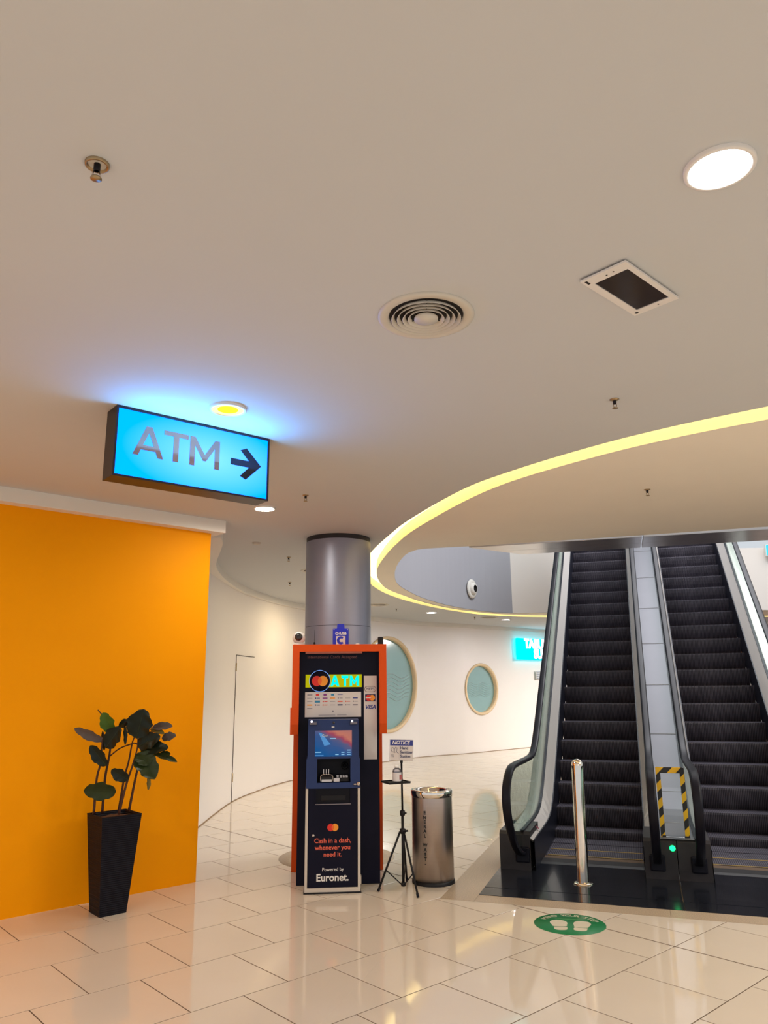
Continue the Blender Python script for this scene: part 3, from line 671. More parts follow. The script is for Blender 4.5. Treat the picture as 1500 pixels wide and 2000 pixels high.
def make_escalator(lat, label, inner):
    """inner: +1 when the shared middle deck lies on its right, -1 on its left"""
    o = esc(lat, 0); root = thing('escalator', label, 'escalator', (o.x, o.y, 0), -EY, None)
    # steps
    prof = [(0.0, 0.0), (0.30, 0.0), (0.30, -.03), (0.10, -.05), (0.085, -.230), (0.062, -.226), (0.034, -.178), (0.014, -.125), (0.002, -.07), (-.003, -.02)]
    sm = G().prism(prof, 'x', -HW, HW).mesh('step', 'step')
    flat = G().prism([(0.0, 0.0), (0.30, 0.0), (0.30, -.03), (0.0, -.03)], 'x', -HW, HW).mesh('step_flat', 'step')
    for k in range(-4, 23):
        s = 1.116 + .293 * k
        if s < 0.03: continue
        z = max(z_nose(s), 0.002)
        st = link('step', sm if z > 0.06 else flat, root, (0, s, z))
        if k in (-3, -2):
            G().box(-HW + .02, HW - .02, 0.0, 0.02, 0.0, .002).build('edge_line', 'yellow_line', st)
    # comb and floor plates
    G().prism([(-.16, .0), (0.06, .0), (.06, .012), (-.10, .010)], 'x', -HW, HW).build('comb', 'steel_dark', root)
    w0 = PL_L if inner > 0 else -.733; w1 = .733 if inner > 0 else 1.6
    G().box(w0, w1 - .004, PL_F + .24, -.165, -.02, .004).build('floor_plate', 'floorplate', root)
    G().box(w0, w1, PL_F, PL_F + .232, -.02, .003).build('floor_plate', 'floorplate', root)
    G().box(-HW - .02, HW + .02, .06, .5, -.05, -.03).build('pit_cover', 'black_skirt', root)
    for sd in (-1, 1):
        shared = sd == inner
        # skirt (dark) up to the inner deck
        g = G(); ss = SS
        g.grid([[(sd * .460, s, max(z_nose(s) - .22, -.01)) for s in ss], [(sd * .462, s, z_skirt(s)) for s in ss], [(sd * .476, s, z_skirt(s)) for s in ss]])
        g.build('skirt', 'black_skirt', root)
        ribbon(G(), sd * .474, z_skirt, sd * .554, lambda s: z_deck(s) - .012).build('inner_deck', 'deck_steel', root)
        # dark gasket that clamps the glass
        ribbon(G(), sd * .554, lambda s: z_deck(s) + .012, sd * .586, lambda s: z_deck(s) + .012, th=.03).build('gasket', 'black_skirt', root)
        if not shared:
            ribbon(G(), sd * .586, z_deck, sd * .70, z_deck).build('outer_deck', 'deck_steel', root)
            g = G(); ss = SS
            g.grid([[(sd * .702, s, z_deck(s)) for s in ss], [(sd * .702, s, max(0.0, z_deck(s) - 1.35)) for s in ss]])
            g.build('truss_cladding', 'deck_steel', root)
            G().prism([(-.47, .004), (-.47, .30), (-.44, .325), (.1, .325), (.1, .004)], 'x', min(sd * .50, sd * .775), max(sd * .50, sd * .775)).build('plinth', 'plinth', root)
        else:
            G().prism([(-.47, .004), (-.47, .30), (-.44, .325), (.1, .325), (.1, .004)], 'x', min(sd * .468, sd * .732), max(sd * .468, sd * .732)).build('plinth', 'plinth', root)
        # glass between deck and handrail
        rowa = []; rowb = []
        hp = [p for p in HC if not (p.x > -.5 and p.y < .5)]
        lo = []; hi = []
        for p in hp[2:]:
            hi.append((p.x, p.y - .0)); lo.append((max(p.x, -.44), z_deck(max(p.x, -.44))))
        lo = [(a, min(b, z - .01)) if a <= -.44 + 1e-6 else (a, b) for (a, b), (_, z) in zip(lo, hi)]
        g = G()
        for sg in (-.005, .005):
            g.grid([[(sd * .57 + sg, a, b) for a, b in lo], [(sd * .57 + sg, a, b) for a, b in hi]])
        g.build('glass_panel', 'glass', root)
        handrail_mesh(sd * .57).build('handrail', 'black_rubber', root)
        G().box(sd * .57 - .062, sd * .57 + .062, -.50, -.462, .07, .20, .012).build('handrail_inlet', 'black_rubber', root)
        # soft brush collar where the deck starts, and a sticker on the left outer one
    return root
MAT['steel_dark'] = pm('comb_plate_dark', (0.05, 0.048, 0.05), 0.35, 0.5, var=0.25, scale=30, stretch=(20, 1, 1))
eL = make_escalator(0.0, 'left escalator of the pair, dark ribbed steps, nearest the bin', 1)
eR = make_escalator(1.47, 'right escalator of the pair, dark ribbed steps, cut by the frame edge', -1)
# pictogram sticker on the left plinth deck
g = G(); g.disc(.034, 0.0, 20); st = g.build('warning_sticker', pm('faded_red_sticker', (0.22, 0.03, 0.05), 0.5), eL, (-.50, -.02, .3), (0, math.radians(42), 0))
# grey deck between the two balustrades: it lies on both trusses
o = esc(0.735, 0)
g = ribbon(G(), -.149, z_deck, .149, z_deck, th=.02)
md = tag(g.build('middle_deck', 'mid_deck', None, (o.x, o.y, 0), (0, 0, -EY)), 'grey metal deck strip running up between the two escalators', 'deck')
for k in range(9):
    s = 0.35 + k * .74
    G().box(-.146, .146, s - .004, s + .004, z_deck(s) + .0005, z_deck(s) + .003).build('joint', 'steel', md)
# clear guard with hazard tape between the two newels
o = esc(0.735, -.36); bp_ = thing('guard_panel', 'clear guard panel edged with black and yellow tape between the newels', 'guard panel', (o.x, o.y, .325), -EY)
G().box(-.118, .118, -.004, .004, 0.0, .575, .002).build('sheet', 'acrylic', bp_)
G().box(-.118, -.080, -.0065, -.0042, .0, .57).build('tape', 'hazard', bp_)
G().box(.080, .118, -.0065, -.0042, .0, .57).build('tape', 'hazard', bp_)
G().box(-.118, .118, -.0085, -.0067, .525, .575).build('tape', 'hazard', bp_)
for x in (-.09, .09): G().box(x - .015, x + .015, -.014, .014, 0, .012).build('foot', 'plinth', bp_)
G().lathe([(.001, -.012), (.014, -.011), (.022, -.006), (.024, 0.0)], 20, axis='y').build('signal_lamp', 'green_led', eL, (.70, -.475, .255))

# ------------------------------------------------------------------ bollard
bo = thing('bollard', 'polished steel bollard with a domed top in front of the left escalator', 'bollard', (1.628, 6.775, 0.004))
bo.rotation_euler = (math.radians(-.5), math.radians(.9), 0)
G().lathe([(.05, .0), (.05, .93), (.047, .955), (.038, .972), (.022, .984), (.001, .988)], 32).build('post', 'gold_chrome', bo)
G().lathe([(.049, .016), (.064, .012), (.083, .006), (.085, 0.0)], 32).build('flange', 'gold_chrome', bo)

# ------------------------------------------------------------------ waste bin
BN = Vector((0.391, 6.885))
bn = thing('waste_bin', 'tall round brushed steel waste bin with black lettering, beside the tripod stand', 'bin', (BN.x, BN.y, 0))
BR = 0.176
G().lathe([(BR - .004, .028), (BR, .03), (BR - .003, .69)], 48).build('body', 'bin_steel', bn)
G().lathe([(BR + .006, .0), (BR + .006, .026), (BR - .002, .032)], 48).build('base_ring', 'black_metal', bn)
G().lathe([(BR - .002, .686), (BR + .004, .69), (BR + .005, .735), (BR + .001, .742), (BR - .03, .742), (BR - .036, .73), (.125, .70), (.118, .69)], 48).build('lid', 'chrome', bn)
G().lathe([(.001, .62), (.118, .62), (.120, .692)], 32).build('liner', 'chrome', bn)
toc = (Vector((0, 0)) - BN).normalized(); base_a = math.atan2(toc.y, toc.x) - math.radians(21)
for i, ch in enumerate("ENERAL WAST-"):
    if ch == ' ': continue
    z = .572 - .0362 * i
    a = base_a; p = Vector((math.cos(a), math.sin(a))) * (BR + .0006)
    text('letter', ch, .038, 'text_black', bn, (p.x, p.y, z), (PI / 2, 0, a + PI / 2), bold=.0012)

# ------------------------------------------------------------------ tripod stand, sign, bottle
TC = Vector((0.131, 6.635))
tp = thing('tripod_stand', 'thin black tripod stand with a small square tray, beside the cash machine', 'stand', (TC.x, TC.y, 0))
G().tube([(0, 0, .03), (0, 0, .60)], .0115, 10).build('pole', 'black_metal', tp)
G().tube([(0, 0, .59), (-.003, 0, 1.03)], .0085, 10).build('pole', 'black_metal', tp)
G().lathe([(.013, .565), (.021, .57), (.021, .605), (.013, .61)], 12).build('collar', 'black_metal', tp)
G().tube([(.015, -.005, .588), (.034, -.008, .588)], .007, 8).build('knob', 'black_metal', tp)
G().lathe([(.013, .425), (.024, .43), (.024, .465), (.013, .47)], 12).build('hub', 'black_metal', tp)
G().tube([(.02, 0, .447), (.045, 0, .45)], .008, 8).build('knob', 'black_metal', tp)
G().lathe([(.012, .028), (.019, .03), (.019, .055), (.012, .058)], 12).build('lower_hub', 'black_metal', tp)
feet = [(-.203, -.045), (.108, -.235), (.035, .27)]
for fx, fy in feet:
    r = math.hypot(fx, fy); ux, uy = fx / r, fy / r
    lg = G().tube([(ux * .022, uy * .022, .445), (fx, fy, .012)], .0088, 8).build('leg', 'black_metal', tp)
    G().tube([(fx - ux * .012, fy - uy * .012, .03), (fx + ux * .004, fy + uy * .004, .004)], .0115, 8).build('rubber_foot', 'black_rubber', lg)
    k = .66; G().tube([(ux * .016, uy * .016, .043), (ux * .022 + (fx - ux * .022) * k, uy * .022 + (fy - uy * .022) * k, .445 - .433 * k)], .0048, 6).build('brace', 'black_metal', tp)
ta = math.radians(24)
tray = G().box(-.098, .098, -.083, .083, .826, .834, .003).build('tray', 'black_metal', tp, (-.052, -.012, 0), (0, 0, ta))
g = G()
for x0, x1, y0, y1 in [(-.098, .098, -.083, -.076), (-.098, .098, .076, .083), (-.098, -.091, -.076, .076), (.091, .098, -.076, .076)]: g.box(x0, x1, y0, y1, .834, .842)
g.build('rim', 'black_metal', tray)
SG = thing('notice_sign', 'small white notice sign with a blue header on top of the tripod stand', 'sign', (0.128, 6.612, 1.088), math.radians(4))
SG.rotation_euler = (0, math.radians(2.0), math.radians(4))
G().box(-.100, .100, -.004, .004, -.086, .086, .003).build('board', 'clear_plastic', SG)
G().box(-.096, .096, -.0052, -.0042, -.083, .083).build('paper', 'panel_white', SG)
G().box(-.096, .096, -.0062, -.0053, .038, .083).build('header', 'text_blue', SG)
text('lettering', 'NOTICE', .040, 'text_white', SG, (-.006, -.0066, .060), shear=.22, bold=.0008)
for i, s in enumerate(('Hand', 'Sanitizer', 'Station')):
    text('lettering', s, .031, 'text_navy', SG, (-.010, -.0058, .018 - .033 * i), align='LEFT', bold=.0007)
G().box(-.0182, -.0172, -.006, -.0053, -.078, .036).build('divider', 'grey_print', SG)
g = G()   # pictogram of two hands under drops
g.tube([(-.088, -.0058, .014), (-.070, -.0058, .020), (-.062, -.0058, .006), (-.064, -.0058, -.018), (-.084, -.0058, -.006), (-.088, -.0058, .014)], .0016, 5)
g.tube([(-.060, -.0058, .004), (-.048, -.0058, .026), (-.036, -.0058, .020), (-.040, -.0058, -.010), (-.056, -.0058, -.022), (-.060, -.0058, .004)], .0016, 5)
g.tube([(-.040, -.0058, -.012), (-.024, -.0058, -.026)], .0016, 5)
for x in (-.084, -.072, -.062): g.tube([(x, -.0058, -.034), (x - .002, -.0058, -.056)], .0012, 5)
g.build('pictogram', 'text_navy', SG)
G().box(-.008, .014, -.009, .012, -.100, -.080, .002).build('clip', 'black_metal', SG)
BT = thing('sanitizer_bottle', 'clear sanitizer bottle with a pale label standing on the black tray', 'bottle', (0.088, 6.585, .8345))
G().lathe([(.001, 0), (.034, 0), (.037, .006), (.037, .088), (.032, .104), (.022, .112), (.017, .116), (.017, .121)], 24).build('body', 'gel', BT)
G().lathe([(.0376, .012), (.0376, .082)], 24).build('label', 'sanitizer_label', BT)
G().box(.010, .034, -.0392, -.0374, .026, .064).build('print', 'sanitizer_red', BT, None, (0, 0, math.radians(18)))
G().lathe([(.018, .118), (.019, .120), (.019, .134), (.012, .136), (.001, .136)], 20).build('cap', 'white_plastic', BT)

# ------------------------------------------------------------------ cash machine
AA = math.radians(4.7)
atm = thing('cash_machine', 'navy and orange cash machine kiosk in front of the round column', 'cash machine', (-.408, 6.796, 0), AA)
# orange surround: deep at the head, set back below
side = [(.66, .003), (.66, 1.98), (-.06, 1.98), (-.06, 1.30), (-.045, 1.215), (.50, 1.215), (.50, .003)]
for a, b in ((-.412, -.352), (.352, .414)): G().prism(side, 'x', a, b).build('side_panel', 'orange', atm)
G().box(-.352, .352, -.06, .66, 1.917, 1.98).build('top_panel', 'orange', atm)
G().prism([(-.30, 1.90), (.20, 1.90), (.20, 1.917), (-.30, 1.917)], 'y', -.058, -.03).build('light_strip', pm('orange_light_strip', (0.36, .10, .06), .5), atm)
# flared lower flanks of the header
for a, b in ((-.424, -.405), ):
    G().prism([(-.052, 1.215), (-.052, 1.44), (.02, 1.38), (.02, 1.215)], 'x', a, b).build('flank', 'orange', atm)
# navy body and fascia
G().box(-.352, .352, .02, .52, .004, 1.917).build('body', 'navy', atm)
FY = .0185
def fb(name, x0, x1, z0, z1, mat, y0=FY - .006, y1=FY, parent=None, b=0): return G().box(x0, x1, y0, y1, z0, z1, b).build(name, mat, parent or atm)
text('lettering', 'International Cards Accepted', .037, 'text_dim', atm, (-.063, FY - .001, 1.872), bold=.0002)
yl = fb('lit_panel', -.298, .199, 1.610, 1.720, 'atm_yellow')
def poly_letters(parent, mat, defs, x, z, h, y, name='letter', depth=.004):
    """block letters from polygons on a unit-high grid"""
    for ch, dx in defs:
        g = G()
        for poly in LET[ch]: g.prism([(x + (dx + px) * h, z + pz * h) for px, pz in poly], 'y', y - depth, y)
        g.build(name, mat, parent)
LET = {
 'A': [[(0, 0), (.17, 0), (.47, .80), (.47, 1), (.38, 1)], [(.94, 0), (.77, 0), (.47, .80), (.47, 1), (.56, 1)], [(.245, .20), (.695, .20), (.635, .36), (.305, .36)]],
 'T': [[(0, .85), (.78, .85), (.78, 1), (0, 1)], [(.305, 0), (.475, 0), (.475, .85), (.305, .85)]],
 'M': [[(0, 0), (.16, 0), (.16, .72), (.16, 1), (0, 1)], [(1.0, 0), (.84, 0), (.84, .72), (.84, 1), (1.0, 1)], [(.16, 1), (.16, .72), (.45, .22), (.55, .22), (.84, .72), (.84, 1), (.5, .42)]],
}
LET_BOLD = {
 'A': [[(0, 0), (.28, 0), (.50, .66), (.50, 1), (.36, 1)], [(1.0, 0), (.72, 0), (.50, .66), (.50, 1), (.64, 1)], [(.27, .16), (.73, .16), (.66, .38), (.34, .38)]],
 'T': [[(0, .76), (.80, .76), (.80, 1), (0, 1)], [(.27, 0), (.53, 0), (.53, .77), (.27, .77)]],
 'M': [[(0, 0), (.25, 0), (.25, 1), (0, 1)], [(1.05, 0), (.80, 0), (.80, 1), (1.05, 1)], [(.24, 1), (.24, .62), (.46, .18), (.59, .18), (.81, .62), (.81, 1), (.525, .48)]],
}
for ch, ux in (('A', -.080), ('T', .016), ('M', .090)):
    for nm, mt, h, dz, y in (('outline', 'neon_green_edge', .098, 0, FY - .006), ('letter', 'neon_atm', .084, .007, FY - .0095)):
        g = G(); w_ = .4 * (.098 - h)
        for poly in LET_BOLD[ch]: g.prism([(ux + w_ + px * h * .84, 1.616 + dz + pz * h) for px, pz in poly], 'y', y - .003, y)
        g.build(nm, mt, yl)
ld = G().lathe([(.001, -.006), (.088, -.006), (.090, .0)], 40, axis='y').build('badge', 'navy', atm, (-.172, FY - .0105, 1.665))
G().lathe([(.0895, .0), (.0915, -.004), (.094, .0)], 48, axis='y').build('glow_ring', 'ring_glow', ld)
def circles(parent, x, z, r, y, sep=.62):
    G().disc(r, y, 32, (x - r * sep, z), axis='y').build('red_disc', 'mc_red', parent)
    G().disc(r, y - .0006, 32, (x + r * sep, z), axis='y').build('amber_disc', 'mc_orange', parent)
    n = 14; a0 = math.acos(sep); pts = []
    for i in range(n + 1): a = -a0 + 2 * a0 * i / n; pts.append((x - r * sep + r * math.cos(a), z + r * math.sin(a)))
    for i in range(1, n): a = PI - a0 + 2 * a0 * i / n; pts.append((x + r * sep + r * math.cos(a), z - r * math.sin(a) * -1))
    g = G(); g.add([(px, y - .0012, pz) for px, pz in pts], [tuple(range(len(pts)))]); g.build('overlap', 'mc_mid', parent)
circles(ld, 0, 0, .044, -.0068, .60)
lp = fb('logo_panel', -.300, .193, 1.356, 1.569, 'panel_white')
LG = [('grey_print', 'bar'), ('mc_red', 'duo'), ('purple_print', 'duo'), ('teal_print', 'duo'), ('text_blue', 'thin'), None, None,
      ('grey_print', 'thin'), ('text_blue', 'mix'), ('purple_print', 'bar'), ('mc_orange', 'bar'), ('grey_print', 'mix'), ('grey_print', 'thin'), ('text_blue', 'bar'),
      ('grey_print', 'thin'), ('teal_print', 'big'), ('mc_red', 'mix'), ('grey_print', 'thin'), ('text_orange', 'bar'), ('text_orange', 'mix'), ('grey_print', 'mix'),
      ('mc_orange', 'bar'), ('text_navy', 'mix'), ('text_orange', 'mix'), ('grey_print', 'thin'), ('text_navy', 'bar'), ('grey_print', 'mix'), ('grey_print', 'bar'),
      ('text_navy', 'thin'), None, None, None, None, None, None]
for i, it in enumerate(LG):
    if not it: continue
    cx = -.258 + (i % 7) * .0665; cz = 1.546 - (i // 7) * .029; m, kd = it; y = FY - .0066; g = G()
    if kd == 'bar': g.box(cx - .022, cx + .022, y - .0005, y, cz - .005, cz + .005)
    elif kd == 'thin': g.box(cx - .023, cx + .023, y - .0005, y, cz - .002, cz + .002)
    elif kd == 'big': g.box(cx - .023, cx + .023, y - .0005, y, cz - .009, cz + .009)
    elif kd == 'duo': g.disc(.009, y, 16, (cx - .006, cz), axis='y'); g.disc(.009, y - .0003, 16, (cx + .006, cz), axis='y')
    else: g.disc(.006, y, 12, (cx - .016, cz), axis='y'); g.box(cx - .006, cx + .022, y - .0005, y, cz - .003, cz + .003)
    g.build('card_logo', m, lp)
G().disc(.008, FY - .0066, 14, (-.055, 1.405), axis='y').build('card_logo', 'grey_print', lp)
G().box(-.18, -.035, FY - .0068, FY - .006, 1.370, 1.375).build('small_print', 'grey_print', lp); G().box(-.018, .065, FY - .0068, FY - .006, 1.370, 1.375).build('small_print', 'grey_print', lp)
vp = fb('side_strip', .218, .331, .998, 1.707, 'panel_white')
text('lettering', 'MEPS', .034, 'text_navy', vp, (.274, FY - .007, 1.592))
g = G(); pts = []
for cx, a0 in ((.300, -90), (.248, 90)):
    for i in range(9): a = math.radians(a0 + 180 * i / 8); pts.append((cx + .024 * math.cos(a), FY - .007, 1.592 + .024 * math.sin(a)))
pts.append(pts[0]); g.tube(pts, .002, 5); g.build('outline', 'text_dim', vp)
cd = G().box(.229, .319, FY - .0085, FY - .006, 1.486, 1.547, .0).build('card_badge', 'text_navy', vp)
circles(cd, .274, 1.5165, .0255, FY - .0095, .62)
G().box(.232, .280, FY - .0118, FY - .0112, 1.514, 1.521).build('bar', 'text_white', cd)
text('lettering', 'VISA', .048, 'text_blue', vp, (.274, FY - .007, 1.437), shear=.25, bold=.0014)
# machine unit: lower cabinet
cab = G().box(-.256, .150, -.252, .02, .045, .835, .006).build('cabinet', 'navy', atm)
g = G()
for x0, x1 in ((-.278, -.257), (.151, .172)): g.prism([(-.250, .012), (-.250, .81), (-.20, .855), (.01, .855), (.01, .012)], 'x', x0, x1)
g.box(-.257, .151, -.250, .0, .012, .044)
g.build('edge_trim', 'cream_edge', cab)
G().box(-.285, .178, -.256, .0, .0, .012).build('foot_plinth', 'black_metal', cab)
text('lettering', 'Cash in a dash,', .050, 'text_orange', cab, (-.053, -.2528, .396), bold=.0007)
text('lettering', 'whenever you', .050, 'text_orange', cab, (-.053, -.2528, .344), bold=.0007)
text('lettering', 'need it.', .050, 'text_orange', cab, (-.053, -.2528, .292), bold=.0007)
text('lettering', 'Powered by', .036, 'text_white', cab, (-.051, -.2528, .180))
text('lettering', 'Euronet.', .076, 'text_white', cab, (-.054, -.2528, .118), bold=.0018)
G().prism([(-.192, .122), (-.176, .122), (-.176, .116), (-.192, .116)], 'y', -.2534, -.2522).build('letter_gap', 'navy', cab)
circles(cab, -.053, .497, .028, -.2530, .62)
G().lathe([(.001, -.006), (.010, -.005), (.011, 0)], 14, axis='y').build('lock', 'steel', cab, (-.212, -.252, .438))
for z in (.083, ): G().box(.170, .184, -.15, -.09, .04, z + .02).build('bracket', 'cream_edge', cab)
# cash outlet
dp = G()
for a in ((-.200, .095, .795, .800), (-.200, .095, .672, .684)): dp.box(a[0], a[1], -.262, -.250, a[2], a[3])
dp.box(-.200, -.192, -.262, -.250, .684, .795); dp.box(.087, .095, -.262, -.250, .684, .795)
dp = dp.build('cash_outlet', 'navy', atm)
G().box(-.192, .087, -.2545, -.2525, .684, .795).build('slot', 'dark_recess', dp)
G().box(-.15, .05, -.258, -.2545, .705, .745, .002).build('shutter', 'black_metal', dp)
G().box(-.198, .094, -.2645, -.262, .674, .679).build('lip', 'grey_print', dp)
# upper bezel, slightly leaning back
def bezel_y(z): return -.262 + (z - .815) * .10
zb = [(.815, -.275, .171), (.86, -.275, .171), (1.345, -.256, .158)]
rows = []
X0, X1 = -.275, .170
# frame of the bezel built round two openings
def slab(x0, x1, z0, z1, y_off=0.0, th=.05):
    return [(x0, bezel_y(z0) + y_off), (x1, bezel_y(z0) + y_off)], z0, z1
def bez_box(g, x0, x1, z0, z1, f=0.0, back=.02):
    vs = [(x0, bezel_y(z0) - f, z0), (x1, bezel_y(z0) - f, z0), (x1, bezel_y(z1) - f, z1), (x0, bezel_y(z1) - f, z1),
          (x0, back, z0), (x1, back, z0), (x1, back, z1), (x0, back, z1)]
    return g.add(vs, [(0, 1, 2, 3), (7, 6, 5, 4), (0, 4, 5, 1), (1, 5, 6, 2), (2, 6, 7, 3), (3, 7, 4, 0)])
g = G()
bez_box(g, -.275, .170, .800, .842)                 # sill under the keypad
bez_box(g, -.275, -.186, .842, 1.030); bez_box(g, .090, .170, .842, 1.030)
bez_box(g, -.268, .164, 1.030, 1.045)
bez_box(g, -.266, -.206, 1.045, 1.255); bez_box(g, .103, .162, 1.045, 1.255)
bez_box(g, -.264, .160, 1.255, 1.342)
bzl = g.build('bezel', 'navy_bezel', atm)
G().box(-.1545, .1545, -.0, .05, -.105, .105).build('screen', 'screen', bzl, (-.0515, -.205, 1.15))
for x, z, w, mt in [(.078, 1.094, .014, 'screen_text'), (.028, 1.077, .013, 'screen_text'), (.078, 1.077, .014, 'screen_text'), (-.022, 1.060, .014, 'screen_text'), (.028, 1.060, .013, 'screen_text'), (.078, 1.060, .014, 'screen_text'),
                    (-.178, 1.080, .024, 'screen_text'), (-.17, 1.054, .036, 'screen_card'), (-.055, 1.189, .026, 'screen_text')]:
    G().box(x - w, x + w, -.2065, -.2055, z - .0035, z + .0035).build('screen_text', mt, bzl)
G().prism([(-.178, 1.24), (-.150, 1.232), (-.075, 1.142), (-.128, 1.130)], 'y', -.2065, -.2053).build('screen_card', 'screen_card', bzl)
text('screen_text', 'Cash', .026, 'text_white', bzl, (-.125, -.2068, 1.214), shear=.2)
G().box(-.186, .090, -.13, -.12, .842, 1.030).build('recess', 'dark_recess', bzl)
rd = G().prism([(-.250, .846), (-.250, .865), (-.215, .905), (-.13, .905), (-.13, .846)], 'x', -.158, -.055).build('card_reader', 'black_metal', bzl)
g = G()
for p0, p1 in [((-.158, .848), (-.158, .895)), ((-.055, .848), (-.055, .895)), ((-.158, .895), (-.14, .907)), ((-.14, .907), (-.075, .907)), ((-.075, .907), (-.055, .895))]:
    g.tube([(p0[0], -.252, p0[1]), (p1[0], -.252, p1[1])], .0022, 6)
g.build('chrome_edge', 'chrome', rd)
G().box(-.148, -.065, -.2535, -.2505, .850, .868).build('slot_plate', 'steel', rd)
for x in (-.132, -.110, -.09): G().box(x - .003, x + .003, -.218, -.214, .905, .945).build('pin_light', 'steel', rd)
kp = G().prism([(-.235, .85), (-.225, .875), (-.14, .895), (-.14, .85)], 'x', -.03, .075).build('keypad', 'black_metal', bzl)
for i in range(4):
    for j in range(3):
        yy = -.215 + .022 * j; zz = .879 + (yy + .215) * .23
        G().box(-.024 + i * .025, -.006 + i * .025, yy - .007, yy + .007, zz, zz + .004).build('key', 'steel', kp)
G().box(-.048, .0, -.2535, -.250, .850, .878).build('receipt_plate', 'steel', bzl)
nz = G().lathe([(.024, -.02), (.03, -.01), (.03, .02), (.012, .02), (.010, -.005)], 20, axis='y').build('reader_eye', 'black_metal', bzl, (.045, -.16, .965))
for x in (-.222, .118):
    lm_ = G().box(x - .032, x + .032, -.232, -.205, 1.300, 1.338, .004).build('lamp_box', 'clear_plastic', bzl)
    G().box(x - .028, x + .028, -.222, -.206, 1.304, 1.322).build('housing', 'grey_print', lm_)
    G().lathe([(.001, -.006), (.008, -.003), (.009, 0)], 12, axis='y').build('led', 'led_white', lm_, (x - .014, -.2335, 1.330))
G().box(-.068, -.044, -.2155, -.212, 1.272, 1.288).build('maker_mark', 'text_white', bzl)
G().lathe([(.001, 0), (.010, 0), (.010, .01)], 14, axis='y').build('camera_eye', 'camera_dome', bzl, (-.05, -.2135, 1.318))
G().tube([(.115, -.268, .828), (.140, -.268, .828)], .006, 8).build('key_switch', 'steel', bzl)
G().lathe([(.001, -.02), (.014, -.018), (.016, 0.0)], 14, axis='y').build('lock', 'chrome', bzl, (.156, -.262, .832))
# things on top of the kiosk
def on_atm(x, y): c, s = math.cos(AA), math.sin(AA); return (-.408 + x * c - y * s, 6.796 + x * s + y * c, 1.98)
cm = thing('dome_camera', 'white dome security camera on the left end of the orange kiosk top', 'camera', on_atm(-.365, .06), AA)
G().lathe([(.052, 0), (.055, .01), (.045, .02), (.001, .022)], 28).build('base', 'white_plastic', cm)
G().lathe([(.001, -.055), (.030, -.050), (.048, -.034), (.056, -.008), (.057, .02), (.052, .045), (.001, .055)], 28, (0, 0, .065), axis='y').build('shell', 'white_plastic', cm)
G().lathe([(.001, -.068), (.018, -.065), (.030, -.056), (.037, -.042)], 24, (0, 0, .068), axis='y').build('dome', 'camera_dome', cm)
al = thing('alarm_box', 'blue alarm box with a white C on the middle of the kiosk top', 'alarm box', on_atm(.013, .13), AA)
G().box(-.072, .072, -.035, .035, 0, .150, .005).build('case', 'alarm_blue', al)
G().prism([(-.035, .150), (.035, .150), (.031, .192), (-.031, .192)], 'y', -.028, .028).build('strobe', 'alarm_blue', al)
text('lettering', 'CHUBB', .031, 'text_white', al, (0, -.0362, .105), bold=.0012)
G().box(-.042, .042, -.0368, -.0352, .003, .082).build('emblem_field', 'panel_white', al)
g = G(); pts = []
n = 20
ro, ri = .036, .016; outp = []; inp = []
for i in range(n + 1):
    a = math.radians(48 + 264 * i / n); outp.append((ro * math.cos(a) + .0, .044 + ro * math.sin(a))); inp.append((ri * math.cos(a) + .004, .044 + ri * math.sin(a)))
g.grid([[(x, -.0374, z) for x, z in outp], [(x, -.0374, z) for x, z in inp]]); g.build('letter', 'alarm_blue', al)
for x in (-.061, .061): G().disc(.005, -.0358, 10, (x, .140), axis='y').build('screw', 'steel', al)
an = thing('whip_antenna', 'thin whip antenna on the kiosk top left of the alarm box', 'antenna', on_atm(-.224, .06), AA)
G().lathe([(.009, 0), (.009, .022), (.005, .028)], 12).build('base', 'black_metal', an); G().tube([(0, 0, .02), (.003, 0, .14)], .0018, 6).build('whip', 'black_metal', an)
pk = thing('router_antenna', 'short black puck antenna on the right end of the kiosk top', 'antenna', on_atm(.372, .06), AA)
G().lathe([(.025, 0), (.025, .06), (.022, .070), (.001, .071)], 20).build('body', 'black_metal', pk); G().lathe([(.028, 0), (.028, .008), (.024, .010)], 20).build('base', 'black_metal', pk)
cl = thing('clear_knob', 'small clear plastic cap on the kiosk top near the alarm box', 'cap', on_atm(.165, .10), AA)
G().lathe([(.024, 0), (.024, .006), (.016, .014), (.001, .016)], 16).build('cap', 'panel_white', cl)

# ------------------------------------------------------------------ planter with fiddle-leaf fig
PA = math.radians(41.0)
PC = Vector((-2.075, 6.085))
pl = thing('potted_plant', 'leafy fig in a tall square black planter against the orange wall', 'plant', (PC.x, PC.y, 0), PA)
def ring(h, z): return [(-h, -h, z), (h, -h, z), (h, h, z), (-h, h, z)]
g = G().grid([ring(.100, 0), ring(.152, .690), ring(.142, .690), ring(.130, .655)], close=True); g.add(ring(.100, 0), [(3, 2, 1, 0)])
g.build('planter', 'pot', pl)
g = G().add(ring(.1315, .660), [(0, 1, 2, 3)])
g = G()
rows = []
for i in range(9):
    rows.append([(-.131 + .262 * i / 8, -.131 + .262 * j / 8, .658 + .02 * (1 - (abs(i - 4) / 4) ** 2) * (1 - (abs(j - 4) / 4) ** 2) + random.uniform(-.004, .004)) for j in range(9)])
g.grid(rows, True); g.build('soil', 'soil', pl)
inv = Matrix.Rotation(-PA, 3, 'Z')
def lw(cx, cy, dy=0.0):
    """sketch units across the front of the plant (about 0.6 mm each), with a depth offset, into the planter's own frame"""
    x = -2.458 + cx * .000613; z = 1.516 - cy * .000573
    return inv @ Vector((x - PC.x, 6.05 + dy - PC.y, z))
